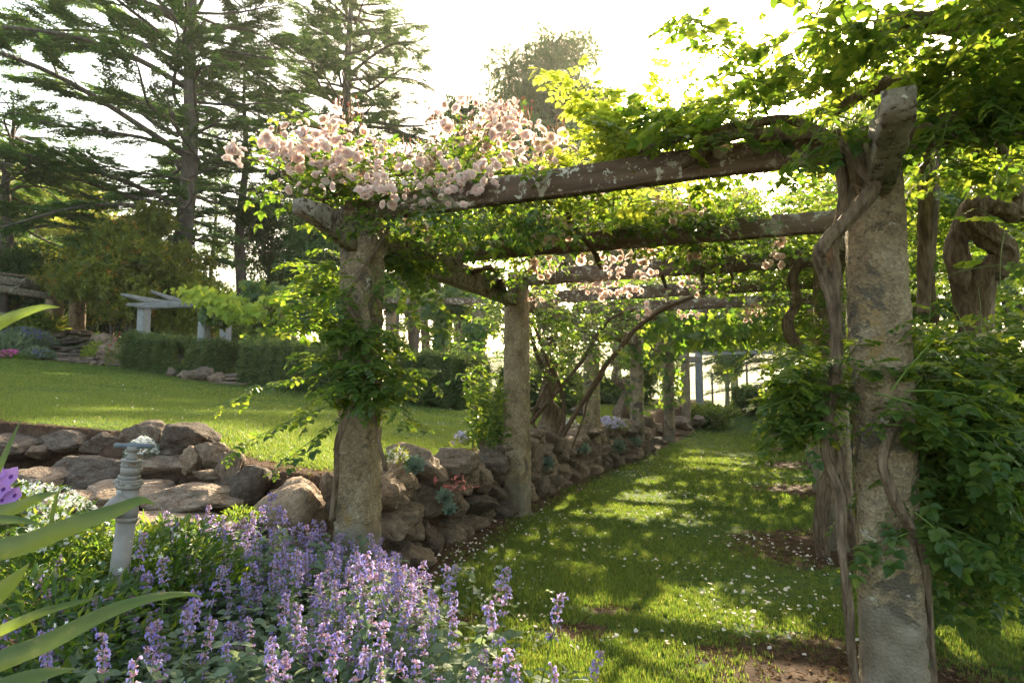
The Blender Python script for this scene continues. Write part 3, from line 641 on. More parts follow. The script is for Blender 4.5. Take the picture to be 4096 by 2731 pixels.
boulder(1285, 1352, 1900, 1995, 4.42, ROCKS[1], 'small stone touching the left side of the vine-wrapped pillar')
boulder(1300, 1350, 1992, 2062, 4.36, ROCKS[6], 'smallest stone low against the vine-wrapped pillar')
boulder(780, 900, 1880, 1925, 4.95, ROCKS[4], 'pale flat stone lying on the litter between boulders')
# steps
steps = thing('stone_steps', (-3.6, 5.0, .5), 'broad rough stone steps rising to the lawn left of the boulders', 'steps')
def stepstone(u0, u1, v0, v1, d, thick, k, rot=0.):
    c = px((u0 + u1) / 2, (v0 + v1) / 2, d); put('step_stone', FLAT[k % 5], c + Vector((0, thick * .75, 0)), ((u1 - u0) / F * d / 2 * 1.32, thick * 1.25, (v1 - v0) / F * d / 2 * 1.30), (random.uniform(-.04, .04), random.uniform(-.04, .04), rot), steps)
for a in [(-60, 105, 1745, 1850, 5.8, .24, 0), (95, 150, 1790, 1840, 5.8, .14, 1), (140, 340, 1728, 1822, 5.95, .24, 2), (315, 520, 1730, 1812, 6.0, .24, 3), (-150, 40, 1740, 1770, 6.3, .2, 0),
          (145, 470, 1850, 1985, 5.15, .30, 4, .04), (455, 742, 1832, 1945, 5.2, .30, 1, -.05), (60, 210, 1885, 1980, 5.0, .2, 0), (-120, 75, 1900, 2000, 5.0, .25, 2),
          (250, 560, 1968, 2075, 4.5, .34, 3, .03), (540, 905, 1962, 2080, 4.45, .34, 2, -.04), (100, 270, 2000, 2105, 4.3, .25, 1), (-80, 120, 2010, 2120, 4.3, .25, 4),
          (420, 760, 2075, 2130, 4.1, .25, 0), (740, 1000, 2110, 2165, 4.15, .3, 3)]: stepstone(*a)

# ------------------------------------------------------------------ the vines
def on_perg(s, a, z): # along the left row, across, up
    p = Vector((-.98, 4.2, 0)) + PD * s + PR * (a * 2.95); p.z = z; return p
def box_starts(n, s0, s1, a0, a1, z0, z1):
    S, A, Z_ = rnd(n, s0, s1), rnd(n, a0, a1), rnd(n, z0, z1)
    b = np.array([-.98, 4.2, 0]) + S[:, None] * np.array(PD) + (A * 2.95)[:, None] * np.array(PR); b[:, 2] = Z_; return b
def strand(pts, g, r0, r1=None, n=9, seg=12, ridges=4, bump=.05):
    seg = seg if ridges == 0 or r0 < .015 else max(seg, 20)
    q = smooth_path(pts, n); r1 = r0 if r1 is None else r1
    rr = np.linspace(r0, r1, len(q)) * (1 + .07 * np.sin(np.arange(len(q)) * .31 + r0 * 99) + .03 * np.sin(np.arange(len(q)) * .8)); tube(g, q, rr, seg, bump=bump, ridges=ridges)

# vine on the first left pillar
v1 = thing('climbing_vine', (-.98, 4.2, gz(-1.1, 4.1)), 'leafy green vine wrapped around the left front pillar beside the lawn', 'vine', 'trumpet vines on the pergola')
g = Geo()
strand([px(1330, 2080, 4.08), px(1345, 1890, 4.02), px(1350, 1760, 3.98), px(1400, 1640, 3.95), px(1455, 1540, 3.95), px(1480, 1420, 3.98), px(1430, 1290, 3.97), px(1390, 1200, 4.0), px(1450, 1080, 4.0), px(1530, 960, 4.1), px(1560, 900, 4.2)], g, .017, .008)
strand([px(1545, 1880, 4.1), px(1520, 1780, 4.02), px(1490, 1640, 4.0), px(1440, 1500, 4.0), px(1400, 1380, 4.0), px(1360, 1240, 4.05)], g, .013, .007)
strand([px(1340, 1800, 4.0), px(1380, 1700, 3.95), px(1420, 1600, 3.95)], g, .012, .012)
g.build('stem', M_VBARK, v1)
gl, gs = Geo(), Geo()
for (u, v, n, du, dv, L, outw, dd) in [(1430, 1150, 10, 80, 120, .38, .9, 4.05), (1400, 1340, 20, 90, 70, .36, 1., 4.02), (1450, 1470, 24, 80, 60, .36, 1., 4.0), (1500, 1560, 10, 60, 40, .36, 1., 4.0), (1420, 1610, 4, 50, 30, .3, .8, 4.0), (1590, 1080, 22, 90, 90, .5, .8, 4.5), (1290, 1060, 14, 60, 120, .38, .8, 4.55), (1250, 1200, 8, 60, 80, .35, .6, 4.4)]:
    st = [tuple(px(u + random.uniform(-du, du), v + random.uniform(-dv, dv), dd + random.uniform(-.08, .12))) for _ in range(n)]
    dr = [(random.uniform(-1, 1), random.uniform(-1.1, .3), random.uniform(-.5, .5)) for _ in range(n)]
    shoots(gl, gs, st, dr, [L * outw * random.uniform(.35, 1.15) for _ in range(n)], T_VINE, .155, .08, 1.0, .3, .0035, tip=1)
# the long side sprays in the photograph
for a_, b_, L in [((1330, 1620, 4.0), (-1, -.5, -.18), .62), ((1330, 1500, 4.0), (-1, -.4, .05), .6), ((1340, 1330, 4.0), (-1, -.3, .12), .55), ((1540, 1480, 4.0), (1, -.2, .05), .45), ((1530, 1300, 4.0), (1, .2, .1), .5), ((1350, 1180, 4.0), (-1, -.4, .0), .45), ((1530, 1620, 4.0), (.8, -.4, -.4), .35), ((1370, 1680, 3.97), (-1, -.5, -.6), .55)]:
    for r_ in range(1): shoots(gl, gs, [tuple(px(*a_))], [(b_[0], b_[1] + random.uniform(-.3, .3), b_[2] + random.uniform(-.15, .15))], [L * random.uniform(.7, 1.1)], T_VINE, .155, .08, .7, .15, .004, tip=1)
gl.build('foliage', [M_VINE, M_STEM], v1, smooth=False); gs.build('shoots', M_STEM, v1)

# big vine on the near right pillar, with its thick twisted trunk
v2 = thing('climbing_vine', (2.1, 3.3, 0), 'huge old vine with twisted bare trunks smothering the right front pillar and beams', 'vine', 'trumpet vines on the pergola')
def C3(x, y): return 2300 + x * .7653, y * .7653
def C6(x, y): return 3200 + x * .574, 200 + y * .574
g = Geo()
strand([px(3425, 2760, 2.93), px(3405, 2600, 2.90), px(3396, 2440, 2.88), px(3380, 2300, 2.87), px(3365, 2150, 2.88), px(3360, 1990, 2.9), px(3300, 1800, 2.95), px(3330, 1600, 2.95), px(3345, 1420, 2.9), px(3340, 1200, 2.88), px(*C3(1365, 1400), 2.86), px(*C3(1345, 1300), 2.86), px(*C3(1390, 1130), 2.85), px(*C3(1400, 980), 2.86), px(*C3(1385, 860), 2.86), px(*C3(1345, 760), 2.9), px(*C3(1290, 700), 2.95)], g, .017, .024)
g.build('trunk', M_VBARK, v2); g = Geo()
strand([px(*C3(1400, 745), 2.85), px(*C3(1470, 810), 2.8), px(*C3(1530, 900), 2.76), px(*C3(1560, 975), 2.74), px(*C3(1500, 1060), 2.74), px(*C3(1400, 1170), 2.76), px(*C3(1300, 1280), 2.8), px(*C3(1275, 1350), 2.84), px(*C3(1310, 1450), 2.88), px(3340, 1250, 2.88), px(3345, 1480, 2.9), px(3300, 1700, 3.0)], g, .034, .022, seg=14, ridges=6)
g.build('trunk', M_VBARK, v2); g = Geo()
strand([px(3735, 2760, 2.93), px(3720, 2535, 2.92), px(3702, 2300, 2.88), px(3680, 2170, 2.84), px(3620, 2075, 2.79), px(3560, 1950, 2.77), px(3530, 1850, 2.78), px(3560, 1740, 2.80), px(3610, 1640, 2.88), px(3660, 1500, 3.1)], g, .016, .022)
g.build('trunk', M_VBARK, v2); g = Geo()
# heavy S shaped trunk right of the pillar
strand([px(3830, 2400, 3.9), px(3880, 2000, 3.85), px(3930, 1700, 3.8), px(3925, 1450, 3.75), px(3900, 1300, 3.7), px(3860, 1180, 3.65), px(*C6(1095, 1500), 3.62), px(*C6(1085, 1350), 3.64), px(*C6(1120, 1220), 3.64), px(*C6(1180, 1110), 3.62), px(*C6(1240, 1020), 3.66), px(*C6(1250, 900), 3.7)], g, .085, .032, seg=18, ridges=6)
g.build('trunk', M_VBARK, v2); g = Geo()
strand([px(3900, 1380, 3.7), px(*C6(1270, 1620), 3.6), px(*C6(1380, 1510), 3.55), px(*C6(1425, 1400), 3.52), px(*C6(1340, 1320), 3.5), px(*C6(1230, 1230), 3.5), px(*C6(1190, 1150), 3.5), px(*C6(1225, 1080), 3.5), px(*C6(1320, 1065), 3.52), px(*C6(1420, 1100), 3.55), px(*C6(1490, 1140), 3.6), px(*C6(1530, 1080), 3.66), px(*C6(1500, 980), 3.7)], g, .07, .046, n=10, seg=20, ridges=6)
g.build('trunk', M_VBARK, v2); g = Geo()
strand([px(*C6(1440, 1150), 3.62), px(*C6(1480, 1040), 3.62), px(*C6(1400, 960), 3.6), px(*C6(1340, 850), 3.55), px(*C6(1330, 700), 3.5), px(*C6(1290, 560), 3.4), px(*C6(1250, 430), 3.35), px(*C6(1270, 300), 3.35), px(*C6(1290, 150), 3.35), px(*C6(1240, 0), 3.3), px(3960, 130, 3.2), px(3860, 105, 3.1), px(3700, 85, 3.0), px(3520, 100, 2.95)], g, .08, .045, n=9, seg=18, ridges=6)
strand([px(3950, 500, 3.5), px(3850, 420, 3.4), px(3740, 370, 3.3), px(3600, 330, 3.25), px(3460, 360, 3.2), px(3340, 430, 3.2)], g, .06, .035, seg=14)
g.build('trunk', M_VBARK, v2); g = Geo()
strand([px(*C3(550, 860), 3.25), px(*C3(650, 810), 3.22), px(*C3(740, 740), 3.2), px(*C3(860, 700), 3.15), px(*C3(1000, 705), 3.1), px(*C3(1150, 700), 3.05), px(*C3(1300, 720), 3.0), px(*C3(1380, 760), 2.95)], g, .022, .032); g.build('branch', M_VBARK, v2); g = Geo()
strand([px(2550, 600, 3.35), px(2700, 560, 3.3), px(2950, 505, 3.25), px(3150, 480, 3.2), px(3300, 540, 3.1)], g, .018, .024); g.build('branch', M_VBARK, v2); g = Geo()
strand([px(3690, 1250, 3.5), px(3700, 1100, 3.45), px(3705, 900, 3.4), px(3700, 700, 3.4), px(3690, 560, 3.3), px(3640, 440, 3.2)], g, .035, .03); g.build('branch', M_VBARK, v2); g = Geo()
strand([px(3740, 1300, 4.2), px(3720, 1100, 4.2), px(3735, 800, 4.1), px(3760, 500, 4.1)], g, .03, .025); g.build('branch', M_VBARK, v2); g = Geo()
gl, gs, gy_ = Geo(), Geo(), Geo()
def cloud(n, s0, s1, a0, a1, z0, z1, L, leaf, gl=gl, gs=gs, T=T_VINE, dz=.4, sp=.085, grav=.5, dx=None):
    st = box_starts(n, s0, s1, a0, a1, z0, z1)
    dr = rv(n) * [1, 1, .5] + [0, 0, dz]
    if dx is not None: dr = dr + np.array(dx)
    shoots(gl, gs, st, dr, rnd(n, L * .5, L * 1.2), T, leaf, sp, grav, .3, .004, tip=1)
cloud(90, -1.3, .7, .78, 1.6, 2.62, 3.35, .5, .165)          # over the near right corner
cloud(55, -1.7, -.4, .85, 1.7, 2.75, 3.4, .5, .165)
cloud(22, -.1, 1.9, .42, .80, 2.56, 2.66, .34, .16, dz=.0)
cloud(30, -.4, .6, .62, .85, 2.6, 3.1, .45, .16)
cloud(120, 1.6, 4.8, .78, 1.7, 2.6, 3.2, .6, .18)
cloud(30, 1.6, 4.4, .5, .8, 2.6, 2.8, .4, .17, dz=0)
cloud(60, 4.4, 8, .7, 1.5, 2.55, 3.0, .7, .18, T=T_VINEL)
cloud(110, 2.5, 9.0, .95, 1.9, 2.5, 3.3, .7, .22, T=T_VINEL, sp=.11)
cloud(60, -2.2, .2, 1.3, 2.3, 2.8, 3.5, .6, .2, sp=.1)
cloud(110, -1.6, .5, 1.05, 1.75, 2.62, 3.3, .5, .17)
cloud(26, -.45, -.1, 1.08, 1.5, 2.55, 2.75, .35, .16, dz=-.4)
# drooping in front of the beam and pillar
for (u, v, d, n, du, dv, L, dz) in [(3310, 470, 2.8, 7, 50, 50, .3, -.5), (3120, 350, 2.9, 9, 140, 90, .4, .1), (3500, 130, 2.7, 18, 260, 90, .5, .1), (3950, 260, 2.8, 14, 160, 160, .5, .0), (3850, 600, 3.0, 9, 150, 80, .35, -.3), (4020, 950, 3.3, 5, 60, 120, .35, -.2), (3700, 1050, 4.4, 34, 150, 280, .6, 0), (3950, 900, 4.8, 40, 200, 400, .6, 0), (3650, 700, 5.2, 26, 160, 200, .6, 0), (2750, 560, 3.3, 12, 260, 50, .35, .3)]:
    st = [tuple(px(u + random.uniform(-du, du), v + random.uniform(-dv, dv), d + random.uniform(-.15, .2))) for _ in range(n)]
    dr = [(random.uniform(-1, 1), random.uniform(-1, .6), dz + random.uniform(-.5, .5)) for _ in range(n)]
    shoots(gl, gs, st, dr, [L * random.uniform(.5, 1.1) for _ in range(n)], T_VINE, .165, .09, .8, .3, .0035, tip=1)
# the dark skirt of leaves at the foot on the right, and the lighter one on the left of the pillar
for (u, v, d, n, du, dv, L) in [(3850, 1500, 3.15, 70, 200, 160, .5), (3850, 1800, 3.1, 80, 190, 170, .5), (3900, 2080, 3.15, 44, 130, 110, .48), (3720, 1600, 3.0, 30, 80, 200, .42), (3680, 2000, 3.0, 22, 70, 170, .36), (3800, 2300, 3.2, 16, 100, 80, .4), (3560, 1650, 2.72, 12, 80, 160, .3)]:
    st = [tuple(px(u + random.uniform(-du, du), v + random.uniform(-dv, dv), d + random.uniform(-.25, .45))) for _ in range(n)]
    dr = [(random.uniform(-.6, 1.2), random.uniform(-1, .6), random.uniform(-.4, .5)) for _ in range(n)]
    shoots(gl, gs, st, dr, [L * random.uniform(.5, 1.1) for _ in range(n)], T_VINE, .165, .09, 1.0, .3, .004, tip=1)
for (u, v, d, n, du, dv, L) in [(3290, 1600, 3.05, 30, 60, 110, .36), (3200, 1700, 3.1, 12, 60, 60, .32), (3330, 1500, 3.0, 10, 60, 60, .35)]:
    st = [tuple(px(u + random.uniform(-du, du), v + random.uniform(-dv, dv), d + random.uniform(-.1, .2))) for _ in range(n)]
    dr = [(random.uniform(-1.3, .2), random.uniform(-1, .4), random.uniform(-.2, .6)) for _ in range(n)]
    shoots(gl, gs, st, dr, [L * random.uniform(.5, 1.1) for _ in range(n)], T_VINE, .14, .075, 1.3, .3, .004, tip=1)
gl.build('foliage', [M_VINE, M_STEM], v2, smooth=False); gs.build('shoots', M_STEM, v2)
# bright young shoots reaching up against the sky
gl, gs = Geo(), Geo()
for (u, v, d, up_) in [(2160, 290, 3.6, 0), (2230, 330, 3.6, 0), (2300, 380, 3.6, 0), (2330, 300, 3.5, 0), (2500, 330, 3.5, 1), (2560, 250, 3.5, 1), (2700, 200, 3.4, 1), (2620, 380, 3.5, 1), (2400, 420, 3.6, 0), (2850, 240, 3.3, 1), (2960, 160, 3.2, 1), (3080, 100, 3.1, 1), (2760, 420, 3.3, 1), (2480, 470, 3.5, 1)]:
    tip = px(u, v, d); base = px(u + (320 if not up_ else random.uniform(-60, 120)), v + (330 if not up_ else 380), d + .1)
    for r_ in range(1 if up_ else 3):
        b_ = Vector(base) + Vector((random.uniform(-.12, .12), random.uniform(-.2, .25), random.uniform(-.08, .08)))
        dv_ = (Vector(tip) - b_); shoots(gl, gs, [tuple(b_)], [tuple(dv_.normalized() + Vector((0, 0, .12)))], [dv_.length * random.uniform(.75, 1.1)], T_VINE, .17, .08, .25, .10, .004, tip=1)
cloud(40, -.1, .9, .34, .72, 2.6, 2.72, .38, .15, gl, gs, dz=.4)
cloud(16, .9, 3.0, .35, .6, 2.6, 2.8, .34, .15, gl, gs, dz=.2)
gl.build('young_foliage', [M_VINEY, M_STEM], v2, smooth=False); gs.build('young_shoots', M_STEM, v2)

# vine on the second right pillar
v3 = thing('climbing_vine', (2.7, 5.5, 0), 'vine with pale knotted trunk twining round the second right pillar', 'vine', 'trumpet vines on the pergola')
g = Geo()
strand([px(3440, 2250, 5.35), px(3400, 2080, 5.3), px(3365, 1900, 5.3), px(3350, 1780, 5.3), px(3310, 1650, 5.35), px(3300, 1500, 5.4), px(3260, 1450, 5.35), px(3180, 1370, 5.35), px(3150, 1290, 5.35), px(3190, 1200, 5.4), px(3170, 1110, 5.4), px(3220, 1020, 5.4)], g, .05, .035, seg=14)
strand([px(3300, 2290, 5.42), px(3285, 2120, 5.35), px(3300, 1950, 5.3), px(3340, 1850, 5.3), px(3320, 1750, 5.3)], g, .05, .05, seg=12)
g.build('trunk', M_VBARK, v3)
gl, gs = Geo(), Geo()
for (u, v, d, n, du, dv, L) in [(3230, 1500, 5.2, 26, 80, 110, .5), (3200, 1250, 5.6, 20, 80, 120, .5), (3230, 1560, 6.5, 14, 50, 160, .5), (3250, 1050, 5.8, 20, 120, 80, .5), (3250, 1450, 8.6, 14, 50, 140, .5)]:
    st = [tuple(px(u + random.uniform(-du, du), v + random.uniform(-dv, dv), d + random.uniform(-.2, .2))) for _ in range(n)]
    shoots(gl, gs, st, [(random.uniform(-1, 1), random.uniform(-1, 1), random.uniform(-.4, .5)) for _ in range(n)], [L * random.uniform(.5, 1.1) for _ in range(n)], T_VINEL, .17, .09, 1., .3, .004, tip=1)
gl.build('foliage', [M_VINE, M_STEM], v3, smooth=False); gs.build('shoots', M_STEM, v3)

# lobed creeper hanging from the far half of the pergola
def creeper(name, label, boxes, mat, size, loc, hang=.35, group=None, npatch=1.0):
    t = thing(name, loc, label, 'creeper', group); g = Geo()
    for (n, c, ex) in boxes:
        n = int(n * npatch); c = np.array(c, float); ex = np.array(ex, float)
        p = c + RNG.uniform(-1, 1, (n, 3)) * ex * (1 + .15 * RNG.normal(size=(n, 1)))
        p[:, 2] += .25 * ex[2] * np.sin(p[:, 0] * 4 + p[:, 1] * 3)
        yd = RNG.normal(0, .45, (n, 3)) + [0, -.25, -1.]; nn = RNG.normal(0, .5, (n, 3)) + [0, -1, .5]
        leaves(g, T_IVY, p, yd, nn, size * RNG.uniform(.5, 1.15, n))
    g.build('foliage', mat, t, smooth=False); return t
cr = creeper('creeper', 'large-leaved creeper curtain hanging from the rafters halfway down the pergola', [], M_IVY, .15, (3.2, 9.5, 2.4)) if False else None
def perg_boxes(rows):
    o = []
    for (n, s, a, z, es, ea, ez) in rows:
        c = on_perg(s, a, z); o.append((n, tuple(c), (abs(PD.x) * es + abs(PR.x) * ea * 2.95, abs(PD.y) * es + abs(PR.y) * ea * 2.95, ez)))
    return o
t = creeper('creeper', 'large-leaved creeper curtain hanging from the rafters halfway down the pergola',
    perg_boxes([(260, 6.0, .62, 2.33, .4, .3, .2), (330, 7.4, .62, 2.34, .6, .4, .22), (220, 9.0, .5, 2.32, .6, .42, .2), (2600, 10.5, .5, 2.72, 4.0, .55, .14), (900, 14, .5, 2.72, 2.6, .5, .12), (160, 11.5, .5, 2.42, 1.0, .5, .16)]), M_IVY, .155, (3.2, 10, 2.4))
# leaves round the fourth and fifth pillars
for i, lab in ((3, 'creeper clothing the top of the fourth left pillar'), (4, 'creeper climbing all up the narrow fifth left pillar')):
    x, y = P[i]; bx = [(150, (x, y, 2.15), (.28, .28, .3)), (40, (x, y, 1.3), (.22, .22, .4))]
    if i == 4: bx += [(140, (x + .1, y - .1, 1.45), (.3, .3, .55)), (90, (x + .3, y, 2.1), (.45, .4, .25))]
    creeper('creeper', lab, bx, M_IVY, .11, (x, y, gz(x, y)))

# ------------------------------------------------------------------ roses
def bloom_mesh(seed, open_=1.0):
    random.seed(seed); g = Geo()
    def petal(r0, r1, wd, tilt, az, zb, mat):
        # cupped petal from the centre outwards
        v = []; nu, nv = 3, 4
        for j in range(nv):
            t = j / (nv - 1); r = r0 + (r1 - r0) * math.sin(t * 1.5); z = zb + (r1 - r0) * tilt * t ** 1.3 - .06 * t * t * t
            ww = wd * math.sin(math.pi * (.22 + .62 * t)) * .5
            for i in range(nu):
                q = i / (nu - 1) * 2 - 1; zz = z + .16 * q * q * wd + random.uniform(-.02, .02); rr = r * (1 - .10 * q * q)
                x_, y_ = rr, q * ww; c, s = math.cos(az), math.sin(az); v.append((x_ * c - y_ * s, x_ * s + y_ * c, zz))
        f = []
        for j in range(nv - 1):
            for i in range(nu - 1):
                a = j * nu + i; f += [(a, a + 1, a + nu + 1), (a, a + nu + 1, a + nu)]
        g.add(v, f, mat)
    for k, (n, r0, r1, wd, tilt, mat) in enumerate([(7, .05, .52, .46, .10, 0), (6, .05, .44, .40, .35, 0), (6, .04, .35, .34, .60, 0), (5, .03, .25, .26, .9, 0), (4, .02, .15, .18, 1.3, 1), (3, .01, .08, .12, 2.0, 1)]):
        for i in range(n): petal(r0, r1 * open_ * random.uniform(.88, 1.1), wd * random.uniform(.9, 1.15), tilt / open_ * random.uniform(.7, 1.3), (i + .5 * (k % 2)) / n * 6.283 + random.uniform(-.2, .2), .02 * k, mat)
    return mesh_of('rose_bloom', g, [M_PETAL, M_PETALC], True)
BLOOMS = [bloom_mesh(s, [1, 1, .9, .75, 1.05, .6][s]) for s in range(6)]; random.seed(21)
def bloom_arrays(me):
    n = len(me.vertices); v = np.empty(n * 3, np.float32); me.vertices.foreach_get('co', v); f = np.empty(len(me.polygons) * 3, np.int32); me.loops.foreach_get('vertex_index', f)
    m = np.empty(len(me.polygons), np.int32); me.polygons.foreach_get('material_index', m); return v.reshape(-1, 3).astype(float), f.reshape(-1, 3), m
BLA = [bloom_arrays(b) for b in BLOOMS]
def add_blooms(parent, spots, size, nmax=100):
    """spots sorted by how large they show; first hundred are single parts"""
    spots = sorted(spots, key=lambda s: (Vector(s[0]) - Vector((0, 0, EYE))).length / s[2])
    g = Geo(); rest = 0
    for i, (p, nrm, sc_) in enumerate(spots):
        if i < nmax:
            o = bpy.data.objects.new('rose_bloom', random.choice(BLOOMS)); col.objects.link(o); o.parent = parent
            o.location = Vector(p) - parent.location; o.rotation_mode = 'QUATERNION'; o.rotation_quaternion = Vector(nrm).to_track_quat('Z', 'Y'); o.scale = (size * sc_,) * 3
        else:
            n_ = Vector(nrm).normalized(); y_ = n_.orthogonal(); scatter(g, random.choice(BLA), [p], [tuple(y_)], [tuple(n_)], [size * sc_]); rest += 1
    if rest:
        o = g.build('rose_blooms', [M_PETAL, M_PETALC], parent); tag(o, kind='stuff')
def outward():
    v = Vector((random.uniform(-1, .9), random.uniform(-1.3, .3), random.uniform(-.3, .9))); return tuple(v.normalized())
def clusters(cs):
    o = []
    for (u, v, du, dv, d, dd, n, s) in cs:
        for _ in range(int(n * 2.6)):
            if random.random() < .35 and o and len(o) > 2 and random.random() < .8:
                q = Vector(o[-1][0]) + Vector((random.uniform(-.06, .06), random.uniform(-.04, .04), random.uniform(-.06, .06)))
            else:
                a = random.uniform(0, 6.28); r_ = math.sqrt(random.random()); q = px(u + du * 1.1 * r_ * math.cos(a), v + dv * 1.1 * r_ * math.sin(a), d - .14 + random.uniform(-dd, dd))
            if thinned(np.array([tuple(q)]))[0] and q.y < 4.3: continue
            o.append((tuple(q), outward(), s * random.choice((.35, .5, .65, .8, .9, 1., 1.15))))
    return o
ros = thing('climbing_rose', (.1, 6.5, .7), 'blush pink climbing rose flowering over the front left corner beam', 'rose', 'climbing roses on the pergola')
sp = clusters([(1180, 560, 120, 70, 3.95, .15, 14, 1), (1300, 600, 130, 110, 4.0, .2, 24, 1), (1450, 640, 130, 110, 4.05, .25, 22, 1), (1560, 720, 130, 70, 4.1, .3, 18, 1), (940, 620, 50, 40, 3.9, .1, 5, 1), (1250, 770, 110, 50, 3.85, .1, 8, .9), (1520, 740, 60, 50, 3.75, .1, 10, .8),
    (1700, 660, 120, 70, 4.1, .3, 18, .9), (1880, 460, 120, 60, 4.3, .3, 16, 1), (1980, 560, 110, 110, 4.2, .3, 26, 1), (2040, 470, 60, 70, 4.3, .2, 10, 1.), (1950, 720, 90, 60, 3.8, .1, 14, 1), (2150, 620, 120, 60, 4.1, .2, 16, .9), (2250, 570, 70, 50, 4.0, .2, 7, 1.1), (2120, 560, 90, 70, 4.2, .2, 12, .9), (1650, 800, 200, 30, 3.8, .1, 9, .8), (1800, 740, 120, 50, 4.0, .2, 14, .8),
    (1860, 800, 30, 30, 3.78, .05, 2, 1), (1120, 650, 80, 50, 3.95, .15, 8, .9), (1350, 480, 60, 50, 4.1, .2, 7, .9)])
add_blooms(ros, sp, .073)
gl, gs, gb = Geo(), Geo(), Geo()
def rosefol(gl, gs, cs, leaf=.13):
    for (u, v, du, dv, d, dd, n, L, dz) in cs:
        st, dr = [], []
        for _ in range(n):
            st.append(tuple(px(u + random.uniform(-du, du), v + random.uniform(-dv, dv), d + random.uniform(-dd, dd)))); dr.append((random.uniform(-1, 1), random.uniform(-1, .6), dz + random.uniform(-.4, .5)))
        shoots(gl, gs, st, dr, [L * random.uniform(.5, 1.1) for _ in range(n)], T_ROSEL, leaf, .06, .6, .35, .0025, pairs=False, tip=0)
rosefol(gl, gs, [(1300, 640, 150, 60, 4.15, .2, 26, .26, .2), (1560, 700, 160, 40, 4.2, .2, 26, .26, .1), (1850, 680, 120, 50, 4.2, .2, 26, .26, .2), (1250, 800, 60, 30, 3.85, .08, 9, .2, -.2), (1600, 800, 120, 25, 3.8, .08, 14, .2, -.4), (1290, 745, 170, 45, 4.1, .15, 60, .26, .0), (1500, 775, 200, 40, 4.15, .2, 46, .26, .0), (1750, 775, 200, 36, 4.2, .2, 44, .26, .0), (1980, 755, 200, 40, 4.2, .2, 44, .26, .0), (2150, 720, 120, 40, 4.1, .25, 30, .26, .0), (1350, 650, 200, 50, 4.3, .2, 22, .26, .2), (1950, 630, 150, 60, 4.4, .2, 22, .26, .3), (1330, 860, 40, 25, 3.9, .06, 9, .18, -.5), (1950, 830, 280, 25, 3.7, .08, 40, .22, -.6), (1650, 680, 200, 40, 4.4, .2, 16, .26, .2), (1450, 860, 60, 20, 3.8, .05, 8, .2, -.5)])
gl.build('foliage', [M_ROSEL, M_STEM], ros, smooth=False); gs.build('twigs', M_TWIG, ros)
# tall buds standing above the blooms
g = Geo()
for (u, v, du, dv, n) in [(1850, 520, 140, 90, 70), (1640, 620, 120, 60, 34), (1250, 540, 180, 60, 22), (1400, 450, 60, 50, 12), (2050, 460, 80, 60, 20), (2200, 540, 90, 50, 16)]:
    for _ in range(n):
        b_ = px(u + random.uniform(-du, du), v + dv * .6 + random.uniform(-dv, dv) * .4, 4.15 + random.uniform(-.25, .25)); tp = b_ + Vector((random.uniform(-.05, .05), random.uniform(-.05, .05), random.uniform(.06, .16)))
        tube(g, [b_, (b_ + tp) / 2 + Vector((.006, 0, 0)), tp], [.0018, .0015, .0014], 3, 0, False); l_ = random.uniform(.012, .022)
        tube(g, [tp, tp + Vector((0, 0, l_ * .5)), tp + Vector((random.uniform(-.004, .004), 0, l_ * 1.4))], [.003, .0065 * l_ / .018, .0008], 5, 0)
tag(g.build('buds', M_BUD, ros), kind='stuff')
g = Geo()
strand([px(900, 640, 3.95), px(1010, 640, 3.95), px(1130, 690, 3.95), px(1250, 780, 3.95), px(1330, 830, 4.0)], g, .004, .009, seg=6, ridges=0)
strand([px(1290, 800, 3.95), px(1400, 760, 4.1), px(1600, 700, 4.15), px(1850, 700, 4.1), px(2100, 690, 4.0)], g, .011, .008, seg=6, ridges=0)
strand([px(1980, 760, 4.2), px(2150, 800, 4.4), px(2260, 830, 4.6), px(2290, 900, 4.7), px(2370, 1000, 5.), px(2400, 1060, 5.3)], g, .017, .02, seg=8)
g.build('cane', M_CANE, ros)
